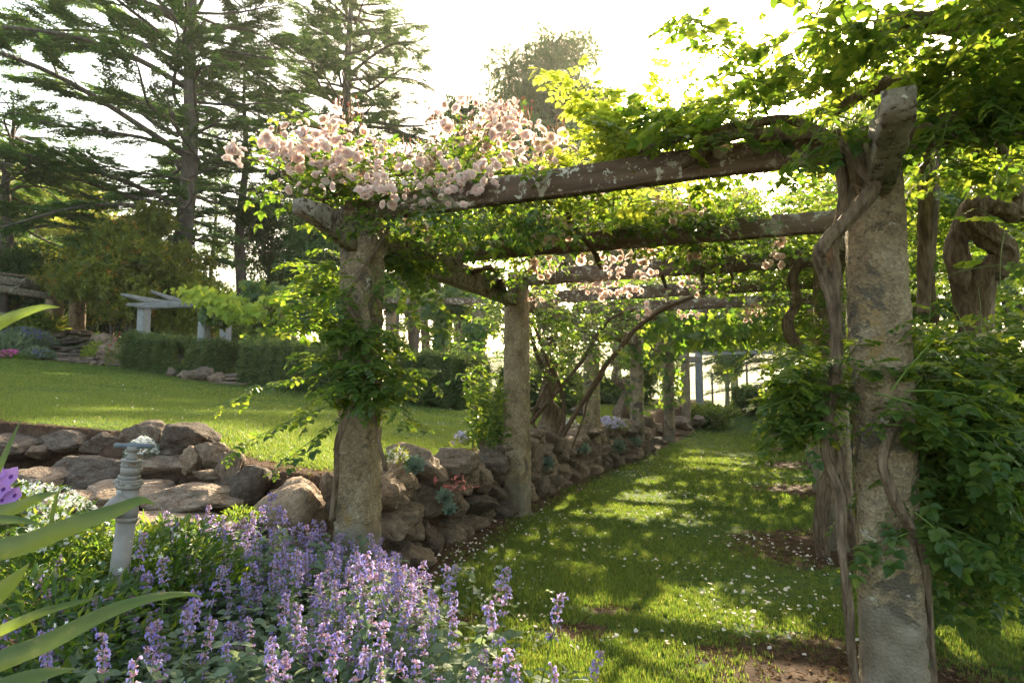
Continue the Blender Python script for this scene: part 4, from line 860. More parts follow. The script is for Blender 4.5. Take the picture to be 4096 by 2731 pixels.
# second rose: many canes from the wall between the second and third pillars, flowers under the rafters
ros2 = thing('climbing_rose', tuple(px(2235, 1770, 9.0)), 'old climbing rose with many bare canes fanning from a dark trunk behind the second pillar', 'rose', 'climbing roses on the pergola')
def C5(x, y): return 1000 + x * .5952, 800 + y * .5952
def C7(x, y): return 2000 + x * .5952, 900 + y * .5952
g = Geo(); strand([px(*C7(330, 1470), 9.1), px(*C7(320, 1380), 9.05), px(*C7(350, 1280), 9.1), px(*C7(310, 1180), 9.1), px(*C7(340, 1050), 9.15), px(*C7(300, 900), 9.2), px(*C7(350, 760), 9.2), px(*C7(310, 640), 9.1), px(*C7(380, 540), 8.9)], g, .15, .06, seg=14)
g.build('trunk', M_VBARK, ros2)
for pts, r0, r1 in [
    ([C7(380, 1440), C7(370, 1330), C7(320, 1050), C7(250, 880), C7(180, 650), C7(120, 520), C7(0, 380), C5(1730, 580), C5(1640, 470), C5(1560, 465), C5(1490, 490), C5(1425, 560)], .028, .022),
    ([C5(1425, 560), C5(1410, 470), C5(1370, 340), C5(1330, 260)], .018, .012),
    ([C7(400, 1450), C7(500, 1280), C7(620, 1090), C7(720, 930), C7(830, 800), C7(930, 680), C7(1080, 570), C7(1220, 510), C7(1370, 450)], .030, .030),
    ([C7(390, 1440), C7(430, 1300), C7(410, 1100), C7(340, 960), C7(290, 850), C7(240, 700), C7(190, 640)], .026, .018),
    ([C7(200, 1330), C7(330, 1180), C7(450, 1040), C7(560, 900), C7(650, 740), C7(760, 620), C7(920, 560)], .028, .014),
    ([C7(360, 1430), C7(300, 1260), C7(200, 1240), C7(120, 1350)], .022, .014),
    ([C7(480, 1500), C7(560, 1300), C7(590, 1180), C7(700, 1000)], .013, .009),
    ([C7(250, 1400), C7(220, 1290), C7(290, 1120), C7(390, 930)], .02, .012),
    ([C7(1090, 340), C7(1120, 440), C7(1135, 530)], .02, .016), ([C7(1360, 320), C7(1355, 400), C7(1370, 470)], .02, .02), ([C7(550, 0), C7(590, 90), C7(650, 210), C7(680, 300)], .022, .016),
    ([C7(1140, 150), C7(1110, 230), C7(1090, 260)], .012, .01), ([C7(480, 390), C7(520, 560), C7(590, 700)], .008, .006), ([C7(0, 90), C7(250, 80), C7(420, 140), C7(520, 190)], .014, .012), ([C7(1420, 170), C7(1500, 260), C7(1560, 350), C7(1540, 420)], .014, .01), ([C7(1570, 90), C7(1580, 230), C7(1550, 300)], .013, .01)]:
    d0 = 9.0; zz = [px(u, v, d0 - .9 * (1 - min(1, max(0, (v - 1100) / 600))) - (2.3 if v < 1130 else 0)) for u, v in pts]
    g = Geo(); strand(zz, g, r0, r1, seg=8, n=6); g.build('cane', M_CANE, ros2)
def wcl(rows):
    o = []
    for (u, v, du, dv, d, n, s) in rows: o += clusters([(u, v, du, dv, d, .12, n, s)])
    return o
sp2 = wcl([(2180, 920, 110, 60, 4.9, 22, .95), (2330, 860, 90, 60, 5.0, 14, .9), (1660, 900, 40, 30, 4.6, 4, 1.1), (1740, 965, 40, 20, 4.9, 5, .8), (2360, 1030, 60, 30, 5.8, 6, 1), (2170, 1060, 60, 50, 5.6, 8, .85), (2560, 1030, 80, 40, 5.6, 10, .9), (2500, 960, 90, 40, 5.6, 9, .9), (2720, 820, 110, 40, 4.6, 18, .8), (2800, 1020, 50, 30, 5.2, 6, 1), (3110, 965, 25, 25, 4.9, 2, 1), (3100, 1045, 50, 25, 5.2, 4, .9), (2420, 1150, 90, 30, 6.6, 22, .8), (2520, 1165, 50, 20, 6.6, 8, .8), (2745, 1140, 60, 25, 6.8, 8, .8), (2580, 1260, 30, 30, 7.2, 5, .9), (2760, 1265, 40, 15, 7.5, 5, .7), (3010, 1250, 50, 35, 7.0, 9, .8), (2145, 1195, 40, 15, 6.9, 7, .6), (2600, 1100, 60, 20, 6., 6, .8), (2450, 1090, 40, 20, 6, 6, 1), (2000, 930, 50, 40, 5.2, 7, .8), (2830, 1150, 120, 60, 7, 10, .6), (2420, 740, 60, 40, 4.6, 8, .8), (2200, 1120, 160, 80, 7, 14, .55)])
add_blooms(ros2, sp2, .08)
gl, gs = Geo(), Geo()
rosefol(gl, gs, [(1750, 880, 180, 40, 4.9, .3, 50, .35, -.1), (2000, 900, 220, 50, 5.2, .5, 90, .35, -.1), (2300, 880, 220, 60, 5.3, .5, 100, .35, -.1), (2600, 900, 250, 60, 5.2, .5, 90, .35, -.1), (2900, 880, 220, 50, 5., .5, 70, .35, -.1), (2200, 1080, 250, 40, 6.3, .4, 55, .36, -.1), (2550, 1080, 250, 40, 6.4, .4, 45, .36, -.1), (2900, 1060, 200, 40, 6.2, .4, 30, .36, -.1), (2150, 1200, 180, 50, 7.6, .5, 60, .4, -.1), (2450, 1180, 180, 30, 7.4, .4, 40, .36, -.1), (2260, 1330, 140, 80, 8.6, .6, 66, .45, 0), (2150, 1450, 90, 100, 9, .5, 46, .45, 0), (2420, 1290, 90, 60, 9.2, .5, 40, .45, 0), (2330, 1500, 80, 70, 9.5, .5, 20, .45, 0), (1900, 1060, 60, 60, 6.2, .3, 16, .4, -.2), (1960, 1330, 50, 120, 7.6, .3, 26, .45, 0)], .15)
gl.build('foliage', [M_ROSEL, M_STEM], ros2, smooth=False); gs.build('twigs', M_TWIG, ros2)
# canopy leaf cover over the rafters that shades the lawn path
gl, gs = Geo(), Geo()
ros3 = thing('climbing_rose', tuple(on_perg(5.5, .3, .7)), 'leafy rose roof lying over the rafters behind the flowering front beam', 'rose', 'climbing roses on the pergola')
for (n, s0, s1, a0, a1) in [(190, .9, 4.5, .0, .55), (520, 3.4, 8.5, .0, 1.1), (120, 1.2, 4., .5, .95)]:
    st = box_starts(n, s0, s1, a0, a1, 2.56, 2.8); rel = st - np.array([-.98, 4.2, 0]); s_q = rel @ np.array(PD); a_q = rel @ np.array(PR) / 2.95; st = st[~((s_q > 2.2) & (s_q < 4.2) & (a_q > .25) & (a_q < .62))]; n = len(st); shoots(gl, gs, st, rv(n) * [1, 1, .4] + [0, 0, .2], rnd(n, .3, .7), T_ROSEL, .17, .07, .4, .3, .003, pairs=False)
gl.build('foliage', [M_ROSEL, M_STEM], ros3, smooth=False); gs.build('twigs', M_TWIG, ros3)

# gnarled bare vine trunk leaning beside the fourth pillar
def C4(x, y): return 2300 + x * .3827, 1200 + y * .3827
vt = thing('vine_trunk', tuple(px(*C4(480, 1280), 13.2)), 'bare S-curved weathered vine trunk standing left of the fourth left pillar', 'vine')
g = Geo()
strand([px(*C4(480, 1290), 13.2), px(*C4(490, 1190), 13.2), px(*C4(540, 1080), 13.2), px(*C4(585, 980), 13.2), px(*C4(560, 900), 13.2), px(*C4(500, 860), 13.2)], g, .17, .12, seg=16, ridges=6, n=9)
g.build('trunk', M_VBARK, vt); g = Geo(); strand([px(*C4(520, 870), 13.2), px(*C4(450, 860), 13.2), px(*C4(410, 810), 13.2), px(*C4(415, 750), 13.2), px(*C4(432, 690), 13.2), px(*C4(385, 620), 13.2), px(*C4(440, 560), 13.2)], g, .07, .035, seg=10)
g.build('branch', M_VBARK, vt)

# ------------------------------------------------------------------ standpipe tap
tap = thing('standpipe', (px(465, 2400, 2.6).x, 2.6, .25), 'old galvanised garden standpipe with T handle in the flower bed', 'tap')
g = Geo(); c0 = px(462, 2400, 2.6); c1 = px(507, 2070, 2.6); d_ = (c1 - c0).normalized(); base = c0 - d_ * .35
tube(g, [base, c0, c1], [.0355, .0355, .034], 24); tube(g, [c1 - d_ * .012, c1 + d_ * .004], [.0385, .0385], 24)
g.build('pipe', M_PIPE, tap); g = Geo()
ax = d_; c2 = px(514, 1930, 2.6)
tube(g, [c1, c1 + ax * .02, c2 - ax * .02], [.036, .039, .039], 24); tube(g, [c2 - ax * .02, c2 - ax * .016, c2 - ax * .002, c2], [.044, .0465, .0465, .044], 24); e0 = c1 + ax * .045 + Vector((-.012, -.02, .0))
tube(g, [e0 + Vector((.01, .02, .02)), e0 + Vector((-.004, -.03, .015)), e0 + Vector((-.008, -.055, 0)), e0 + Vector((-.01, -.06, -.03))], [.034, .034, .032, .03], 18)
g.build('valve_body', M_PIPE, tap); g = Geo()
for (a_, b_, r_, sg) in [(-.005, .007, .052, 6), (.007, .014, .047, 24), (.014, .03, .040, 6), (.03, .065, .034, 24), (.065, .073, .036, 24), (.073, .083, .034, 24), (.083, .092, .037, 24)]:
    tube(g, [c2 + ax * a_, c2 + ax * b_], [r_, r_], sg)
g.build('bonnet', M_PIPE, tap); g = Geo()
h = c2 + ax * .092; tube(g, [h, h + ax * .012, h + ax * .014, h + ax * .032, h + ax * .045], [.020, .020, .016, .016, .018], 14); tube(g, [h + ax * .03, h + ax * .036, h + ax * .05], [.02, .024, .022], 12)
spn = g.build('spindle', M_PIPE, tap); g = Geo(); hc = h + ax * .053
hd = Vector((1, .10, -.03)).normalized(); tube(g, [hc - hd * .073, hc - hd * .068, hc - hd * .04, hc, hc + hd * .04, hc + hd * .068, hc + hd * .073], [.006, .0105, .0095, .012, .0095, .0105, .006], 12)
g.build('handle', M_PIPEH, spn)

# ------------------------------------------------------------------ strap leaved plant close to the camera
st = thing('strap_leaf_plant', (-1.25, 1.0, .3), 'plant with long arching strap leaves close up at the left edge', 'plant')
def strap(pts, wpts, d=None):
    P_ = [px(*p) for p in pts]; q = smooth_path(P_, 8); n = len(q); W_ = np.interp(np.linspace(0, 1, n), np.linspace(0, 1, len(wpts)), wpts) * .62
    g = Geo(); V = []; Fc = []; K = 15
    for i, p in enumerate(q):
        t = (q[min(i + 1, n - 1)] - q[max(i - 1, 0)]).normalized(); vw = (p - Vector((0, 0, EYE))).normalized(); s = t.cross(vw).normalized(); s = (s + vw * .35).normalized(); nr = s.cross(t).normalized()
        for k in range(K):
            a_ = k / (K - 1) * 2 - 1; b_ = .20 * a_ * a_ - .06 + (.022 if k % 2 else -.022); V.append(p + s * a_ * (1 + .02 * math.sin(i * 2.1 + k // 8)) * W_[i] / 2 + nr * b_ * W_[i] * .6)
    for i in range(n - 1):
        for k in range(K - 1): a_ = i * K + k; Fc += [(a_, a_ + 1, a_ + K + 1), (a_, a_ + K + 1, a_ + K)]
    g.add(np.array([tuple(v) for v in V]), Fc); g.build('leaf', M_STRAP, st)
strap([(-260, 2300, 1.0), (-60, 2215, 1.0), (120, 2165, 1.0), (300, 2095, 1.0), (460, 2040, 1.02), (560, 2000, 1.04), (618, 2016, 1.06)], [.05, .056, .052, .046, .036, .022, .003])
strap([(-200, 2070, 1.1), (-60, 2055, 1.1), (60, 2030, 1.1), (160, 1985, 1.1), (232, 1968, 1.12)], [.045, .042, .036, .022, .003])
strap([(-150, 2060, .95), (0, 2074, .95), (90, 2080, .95), (175, 2100, .96)], [.02, .022, .016, .003])
strap([(-300, 2760, .9), (0, 2640, .9), (200, 2560, .92), (420, 2450, .96), (600, 2390, 1.0), (740, 2374, 1.04), (806, 2386, 1.08)], [.045, .046, .042, .034, .022, .012, .003])
strap([(-200, 2600, 1.1), (0, 2520, 1.1), (160, 2450, 1.1), (300, 2410, 1.12), (388, 2392, 1.14)], [.03, .03, .024, .014, .002])
strap([(-250, 2900, .8), (0, 2760, .8), (150, 2700, .82), (300, 2672, .85)], [.05, .045, .03, .004])
strap([(-160, 2520, 1.0), (-60, 2420, 1.0), (40, 2330, 1.0), (116, 2253, 1.0)], [.06, .05, .036, .003])
strap([(-140, 2700, .95), (60, 2600, .95), (200, 2560, 1.0), (330, 2505, 1.05)], [.03, .03, .022, .004])
strap([(-240, 1420, 1.5), (-60, 1322, 1.5), (60, 1262, 1.5), (170, 1228, 1.52), (240, 1229, 1.54)], [.06, .052, .04, .022, .003])
strap([(-60, 1980, 1.3), (0, 1860, 1.3), (40, 1770, 1.32), (82, 1682, 1.35)], [.022, .02, .014, .002])
strap([(200, 2120, 2.0), (215, 2030, 2.0), (246, 1930, 2.0)], [.02, .02, .003])

# ------------------------------------------------------------------ catmint
def spike(seed, L=.34):
    random.seed(seed); g = Geo(); pts = [Vector((0, 0, 0))]; d = Vector((random.uniform(-.1, .1), random.uniform(-.1, .1), 1)); n = 8
    for k in range(n): pts.append(pts[-1] + d.normalized() * L / n); d += Vector((random.uniform(-.06, .06), random.uniform(-.06, .06), 0))
    tube(g, pts, np.linspace(.0022, .0012, len(pts)), 4, 0, False)
    at_ = lambda t: pts[min(n - 1, int(t * n))].lerp(pts[min(n, int(t * n) + 1)], t * n - int(t * n))
    ts = [.44, .62, .74, .82, .885, .94, .98][random.choice((0, 1, 1)):]
    for w_, t in enumerate(ts):
        c = at_(t); m_ = int(13 * (1.0 - .4 * (t - .4))); R_ = .024 * (1.25 - t * .72) * random.uniform(.75, 1.15)
        for k in range(m_):
            a = random.uniform(0, 6.283); el = random.uniform(-.25, .95); dv_ = Vector((math.cos(a) * math.cos(el), math.sin(a) * math.cos(el), math.sin(el))); L1 = R_ * random.uniform(.6, 1.1)
            s_ = dv_.orthogonal().normalized(); s2 = dv_.cross(s_); p0 = c + dv_ * .002; p1 = c + dv_ * L1; r = .003
            g.add([p0 + s_ * r * .4, p0 + s2 * r * .4, p0 - s_ * r * .4, p1 + s_ * r, p1 + s2 * r, p1 - s_ * r], [(0, 1, 4), (0, 4, 3), (1, 2, 5), (1, 5, 4), (2, 0, 3), (2, 3, 5)], 1)
            if random.random() < .48:
                q = p1 + dv_ * .010 - Vector((0, 0, .004)); rr = .0052
                g.add([p1, p1 + dv_ * .006 + s_ * rr, q + s2 * rr * .8, p1 + dv_ * .006 - s_ * rr, q - Vector((0, 0, rr * 1.3))], [(0, 1, 2), (0, 2, 3), (0, 3, 4), (0, 4, 1)], 2)
        if w_ == 0 or random.random() < .25:
            for s_ in (-1, 1):
                a = random.uniform(0, 3.14); ax_ = (math.cos(a) * s_, math.sin(a) * s_, -.1); v, f = leaflet(.022, .6, .1, .2, .2, 2)
                scatter(g, (v, f, np.full(len(f), 3)), [tuple(c)], [ax_], [(0, 0, 1)], [1.])
    for t in (.02, .12, .22, .32):
        c = at_(t); a0 = random.uniform(0, 6.28)
        for s_ in (0, 3.14):
            a = a0 + s_; v, f = leaflet(.036 * (1.2 - t), .68, .12, .3, .25, 3); scatter(g, (v, f, np.full(len(f), 3)), [tuple(c)], [(math.cos(a), math.sin(a), random.uniform(-.3, .3))], [(0, 0, 1)], [1.])
    return mesh_of('flower_spike', g, [M_STEM, M_CALYX, M_COROL, M_CATL], False)
SPK = [spike(s, random.uniform(.28, .36)) for s in range(9)]; SPA = [bloom_arrays(m_) for m_ in SPK]; random.seed(5)
cat = thing('catmint', (-.8, 2.6, .2), 'broad mass of purple catmint in flower in front of the left pillar', 'flowering plant')
sp = []
def cat_ok(x, y, dens=True):
    u = CX + x / y * F; lim = -.70 + (3.9 - y) * .43
    return x < lim and u > -150 and (u > 300 + (3.6 - y) * -120 + (350 if y > 3.1 else 0) or y < 2.1)
while len(sp) < 680:
    y = random.uniform(1.25, 3.95) if random.random() < .75 else random.uniform(2.6, 4.0); x = random.uniform(-2.3, .35)
    if not cat_ok(x, y): continue
    gzv = gz(x, y); hgt = random.uniform(.02, .24) * (1.0 if y < 3.0 else .55); hgt *= .7 if y < 1.7 else 1.
    z = min(gzv + hgt, .62 if y > 1.6 else .5); sp.append((x, y, z, random.uniform(.5, 1.05)))
for (u, v, d, s_) in [(1480, 2120, 2.3, 1.2), (1590, 2170, 2.4, 1.2), (1030, 1940, 3.2, 1.1), (1910, 2250, 2.6, 1.1), (1990, 2300, 2.6, 1.), (2060, 2385, 2.2, 1.1), (2140, 2385, 2.2, 1.1), (2300, 2610, 2.1, 1.), (1800, 2300, 2.5, 1.), (1320, 2150, 2.9, 1.), (890, 2110, 3., 1.), (1130, 2040, 3.3, 1.), (545, 2160, 2.5, 1.), (2190, 2560, 2.0, 1.)]:
    tip = px(u, v, d); sp.append((tip.x, tip.y, tip.z - .32 * s_, s_))
sp.sort(key=lambda s: s[1] / s[3]); g = Geo()
for i, (x, y, z, s_) in enumerate(sp):
    ln = Vector((random.gauss(0, .24), random.gauss(0, .24), 1)).normalized()
    if i < 99:
        o = bpy.data.objects.new('flower_spike', random.choice(SPK)); col.objects.link(o); o.parent = cat; o.location = Vector((x, y, z)) - cat.location
        o.rotation_mode = 'QUATERNION'; o.rotation_quaternion = ln.to_track_quat('Z', 'Y') @ Matrix.Rotation(random.uniform(0, 6.28), 3, 'Z').to_quaternion(); o.scale = (s_,) * 3
    else:
        a = random.uniform(0, 6.28); scatter(g, random.choice(SPA), [(x, y, z)], [(math.cos(a), math.sin(a), 0)], [tuple(ln)], [s_])
tag(g.build('flower_spikes', [M_STEM, M_CALYX, M_COROL, M_CATL], cat, smooth=False), kind='stuff')
gl, gs = Geo(), Geo(); n = 0; stt = []
while len(stt) < 2300:
    y = random.uniform(1.1, 3.95); x = random.uniform(-2.3, .4)
    if cat_ok(x, y) or (random.random() < .05 and x < .3): stt.append((x, y, gz(x, y)))
T_CAT = []
for _ in range(4):
    v, f = leaflet(1, .7, .12, .3, .25, 3); T_CAT.append((v, f, np.zeros(len(f), int)))
shoots(gl, gs, stt, [(random.uniform(-.3, .3), random.uniform(-.3, .3), 1) for _ in stt], [random.uniform(.15, .36) * (.8 if s_[1] < 1.8 else 1) for s_ in stt], T_CAT, .048, .045, -.1, .3, .0018)
gl.build('foliage', M_CATL, cat, smooth=False); gs.build('stems', M_STEM, cat)

# ------------------------------------------------------------------ small bedding plants
def mound(name, label, cat_, c, rad, hgt, nleaf, lm, leafsize, nfl, fm, fls, T=None, group=None, floc=.6, upright=.6):
    c = Vector(c); t = thing(name, tuple(c), label, cat_, group); g = Geo(); n = nleaf
    r = np.sqrt(RNG.random(n)) * rad; a = RNG.random(n) * 6.283; hh = hgt * np.sqrt(np.clip(1 - (r / rad) ** 2, .05, 1)) * RNG.uniform(.2, 1., n)
    p = np.stack([c.x + r * np.cos(a), c.y + r * np.sin(a), c.z + hh], 1)
    yd = np.stack([np.cos(a) * r / rad, np.sin(a) * r / rad, np.full(n, upright)], 1) + RNG.normal(0, .4, (n, 3))
    leaves(g, T or T_SIMPLE, p, yd, RNG.normal(0, .5, (n, 3)) + [0, 0, 1.], leafsize * RNG.uniform(.6, 1.2, n), 0); g.build('foliage', lm, t, smooth=False)
    if nfl:
        g = Geo(); n = nfl; r = np.sqrt(RNG.random(n)) * rad; a = RNG.random(n) * 6.283; ok = np.sin(a * 3 + c.x * 9) * np.cos(r / rad * 5 + c.y) > -floc; r, a = r[ok], a[ok]; n = len(r)
        p = np.stack([c.x + r * np.cos(a), c.y + r * np.sin(a), c.z + hgt * np.sqrt(np.clip(1 - (r / rad) ** 2, .1, 1)) * RNG.uniform(.9, 1.08, n)], 1)
        nn = np.stack([np.cos(a) * r / rad * .8, np.sin(a) * r / rad * .8 - .3, np.full(n, .7)], 1) + RNG.normal(0, .2, (n, 3))
        q = [(0, 0, .1)] + [(math.cos(k * 1.2566 / 2) * (.5 if k % 2 else .22), math.sin(k * 1.2566 / 2) * (.5 if k % 2 else .22), 0) for k in range(10)]
        TF = (np.array(q), np.array([(0, 1 + k, 1 + (k + 1) % 10) for k in range(10)]), np.zeros(10, int))
        scatter(g, TF, p, rv(n), nn, fls * RNG.uniform(.7, 1.3, n)); tag(g.build('flowers', fm, t, smooth=False), kind='stuff')
    return t
def gp(u, v, d): p = px(u, v, d); p.z = gz(p.x, p.y); return p
mound('candytuft', 'pale rounded candytuft cushion behind the tap handle, against the pitted boulder', 'flowering plant', px(568, 1835, 5.3), .12, .17, 300, M_SUCC, .04, 420, M_WHITE, .028, floc=2)
mound('candytuft', 'wide drift of white candytuft at the left edge above the petunias', 'flowering plant', px(60, 2240, 2.75), .34, .30, 900, M_ROSEL, .05, 800, M_WHITE, .022, floc=2)
mound('candytuft', 'green candytuft with scattered white heads left of the standpipe', 'flowering plant', px(330, 2420, 2.8), .42, .36, 2600, M_ROSEL, .055, 260, M_WHITE, .020, floc=.0)
mound('candytuft', 'candytuft with few white heads just right of the standpipe', 'flowering plant', px(640, 2400, 2.95), .36, .36, 2000, M_ROSEL, .055, 130, M_WHITE, .020, floc=-.1)
mound('candytuft', 'dark low candytuft nearest the bottom left corner', 'flowering plant', px(180, 2700, 2.3), .42, .34, 1800, M_ROSEL, .055, 120, M_WHITE, .018, floc=-.1)
mound('ground_cover', 'small green creeping plant at the foot of the largest boulder', 'plant', px(960, 2090, 4.1), .13, .10, 300, M_VINE, .035, 0, None, 0)
mound('white_flower', 'little white flowered plant on the wall right of the vine-wrapped pillar', 'flowering plant', px(1585, 1860, 4.75), .09, .12, 140, M_SHRUB, .05, 70, M_WHITE, .03, floc=2)
mound('lilac_flower', 'tiny lilac flowered plant on the soil left of the tall leafy herb', 'flowering plant', px(1840, 1790, 6.6), .09, .16, 100, M_SHRUB, .05, 60, M_LILAC, .04, floc=2)
mound('lilac_flower', 'lilac and white flowers spilling beside the third left pillar', 'flowering plant', px(2440, 1720, 11.2), .30, .22, 500, M_SHRUB, .07, 500, M_LILAC, .06, floc=1)
mound('lilac_flower', 'small white flower clump between the rose trunk and third pillar', 'flowering plant', px(2280, 1740, 10.2), .26, .25, 400, M_SHRUB, .08, 160, M_WHITE, .05, floc=1)
# tall leafy herb by the second pillar
def herb(label, c, n, hgt, rad, leaf, mat, cat_='plant', name='leafy_herb', T=T_SIMPLE):
    t = thing(name, tuple(c), label, cat_); gl, gs = Geo(), Geo()
    st_ = [(c.x + random.uniform(-rad, rad), c.y + random.uniform(-rad, rad), c.z) for _ in range(n)]
    shoots(gl, gs, st_, [(random.uniform(-.25, .25), random.uniform(-.25, .25), 1) for _ in st_], [hgt * random.uniform(.5, 1.1) for _ in st_], T, leaf, leaf * .42, .0, .15, .006, k_noise=.4)
    gl.build('foliage', mat, t, smooth=False); gs.build('stems', M_STEM, t)
herb('tall leafy green herb growing against the left side of the second pillar', px(1965, 1790, 6.9), 26, .72, .2, .13, M_VINE)
# petunias
pt = thing('petunia', tuple(px(20, 1980, 2.0)), 'deep purple petunias at the far left edge above the white flowers', 'flowering plant')
for (u, v, s_) in [(40, 1905, .042), (10, 1955, .04), (55, 1980, .038), (-10, 1895, .035), (5, 2000, .035)]:
    q = [(0, 0, -.4)]; nn_ = 15
    for k in range(nn_): q.append((math.cos(k / nn_ * 6.283) * .26, math.sin(k / nn_ * 6.283) * .26, -.12))
    for k in range(nn_): rr = 1 + .16 * math.cos(k * 5 / nn_ * 6.283) + random.uniform(-.05, .05); q.append((math.cos(k / nn_ * 6.283) * rr, math.sin(k / nn_ * 6.283) * rr, random.uniform(-.05, .15)))
    f = [(0, 1 + k, 1 + (k + 1) % nn_) for k in range(nn_)] + [x for k in range(nn_) for x in ((1 + k, 1 + nn_ + k, 1 + nn_ + (k + 1) % nn_), (1 + k, 1 + nn_ + (k + 1) % nn_, 1 + (k + 1) % nn_))]
    g = Geo(); mt = np.array([1] * nn_ + [0] * (len(f) - nn_)); scatter(g, (np.array(q), np.array(f), mt), [tuple(px(u, v, 2.0))], [(1, 0, .2)], [(random.uniform(-.3, .5), -1, .5)], [s_ * .68]); g.build('flower', [M_PET, M_PETD], pt)
gl, gs = Geo(), Geo(); shoots(gl, gs, [tuple(px(u, 2150, 2.05)) for u in range(-60, 110, 14)], [(random.uniform(-.2, .2), 0, 1)] * 13, [.16] * 13, T_CAT, .04, .03, 0, .3, .002); gl.build('foliage', M_VINE, pt, smooth=False)
# echeverias on the wall
def echeveria(u, v, d, r, label, tall=0):
    c = px(u, v, d); g = Geo()
    for ring, (n, rr, tl) in enumerate([(9, 1.0, .25), (8, .8, .55), (7, .6, .9), (5, .38, 1.6), (3, .2, 3)]):
        for k in range(n):
            a = (k + .5 * (ring % 2)) / n * 6.283; v_, f_ = leaflet(1, .62, .3, -.25, 0, 3); scatter(g, (v_, f_, np.zeros(len(f_), int)), [tuple(c)], [(math.cos(a), math.sin(a) * .6 - .2 * tl, tl * .6 + math.sin(a) * .7)], [(-math.cos(a) * .4, -1, 1)], [r * rr])
    o = g.build('echeveria', M_SUCC); o['label'] = label; o['category'] = 'succulent'; o['group'] = 'echeverias growing in the rock wall'
for a in [(1660, 1870, 4.72, .10, 'largest blue-green echeveria rosette on top of the rock wall by the front pillar'), (1780, 1990, 4.95, .085, 'echeveria rosette halfway down the rock wall face'), (1800, 2040, 4.95, .07, 'lower echeveria of the pair halfway down the rock wall'), (2180, 1860, 8.0, .14, 'echeveria in the wall just right of the second pillar'), (2335, 1800, 9.3, .12, 'small echeveria in the wall near the third pillar'), (2470, 1790, 11.1, .17, 'echeveria on the wall face right of the third pillar'), (2540, 1770, 11.9, .15, 'echeveria furthest along the wall, touching the fourth pillar')]: echeveria(*a)
# coral bells: red sprays
cb = thing('coral_bells', tuple(px(1730, 1960, 4.95)), 'coral bells with thin red flower sprays on the rock wall', 'flowering plant')
g = Geo(); gf = Geo()
for k in range(7):
    b_ = px(1780 + random.uniform(-40, 80), 2010, 4.9); tp = px(1700 + random.uniform(0, 220), 1890 + random.uniform(0, 60), 4.75); mid = (b_ + tp) / 2 + Vector((0, 0, .04)); q = smooth_path([b_, mid, tp], 5); tube(g, q, .0018, 3, 0, False)
    for p_ in q[4:]:
        for _ in range(1): gf.add([p_ + Vector((random.uniform(-.02, .02), random.uniform(-.02, .02), random.uniform(-.02, .02))) + Vector(w_) for w_ in ((0, 0, .004), (.003, 0, -.002), (-.003, 0, -.002))], [(0, 1, 2)])
g.build('stems', M_TWIG, cb); tag(gf.build('flowers', M_CORAL, cb, smooth=False), kind='stuff')

# litter and fallen petals
def flat_bits(n, pts, T, size, mat, name, label, kind='stuff', cat_='petals', lift=.012, tilt=.35):
    x, y = pts; z = ground(x, y) + lift * RNG.random(len(x)); g = Geo(); n = len(x)
    leaves(g, T, np.stack([x, y, z + .004], 1), np.stack([rnd(n), rnd(n), RNG.normal(0, .15, n)], 1), RNG.normal(0, tilt, (n, 3)) + [0, 0, 1.], size * RNG.uniform(.5, 1.4, n)); tag(g.build(name, mat, smooth=False), label, cat_, kind=kind)
T_PET = []
for _ in range(4):
    a = [(0, 0, 0), (-.4, .35, .18), (-.3, .85, .3), (0, 1, .1), (.35, .8, .28), (.42, .3, .15), (0, .45, -.03)]; T_PET.append((np.array(a) + RNG.normal(0, .06, (7, 3)), np.array([(6, 0, 1), (6, 1, 2), (6, 2, 3), (6, 3, 4), (6, 4, 5), (6, 5, 0)]), np.zeros(6, int)))
def on_path(n, dmin, dmax, pw):
    x, y = polar(n, dmin, dmax, 1500, 3400, pw); a = ((x + .98) * PR.x + (y - 4.2) * PR.y) / 2.95
    wgt = np.where(x / y * F + CX < 2500, 1, .8) * np.clip(1.3 - np.abs(a - .3) * 1.3, .15, 1) * (1 - .6 * (y < 3.9)); wgt = wgt * np.clip(.35 + .9 * np.sin(x * 3.1 + np.sin(y * 2.3)) * np.cos(y * 1.9 + x), .08, 1.2); k = (RNG.random(n) < wgt) & (a > -.08) & (a < 1.05) & (bed_edge(x, y) < .1) ; return x[k], y[k]
x1, y1 = on_path(3600, 3.4, 7.5, .6); x2, y2 = on_path(1700, 7.5, 13, .5)
flat_bits(0, (np.concatenate([x1, x2]), np.concatenate([y1, y2])), T_PET, .023, M_FPETAL, 'fallen_petal', 'white and blush petals strewn over the shaded lawn path', lift=.03, tilt=.8)
x, y = lawn_points(260, 5, 14, 200, 2000, .6); sdl = seg_dist(x, y, WALL) > .3
flat_bits(0, (x[sdl], y[sdl]), T_PET, .02, M_FPETAL, 'fallen_petal', 'few pale petals scattered on the raised lawn', lift=.03, tilt=.6)
x, y = polar(60000, 2.6, 13, -100, 4300, .6); k = soil_mask(x, y) + RNG.normal(0, .15, len(x)) > .55; x, y = x[k], y[k]
flat_bits(0, (x, y), [simple(1, .16, 1, .2), simple(1, .3, 1, .4), simple(1, .08, 1, .1)], .045, M_LITTER, 'leaf_litter', 'brown dry leaf litter and clippings over the bare soil', cat_='litter', lift=.015, tilt=.5)

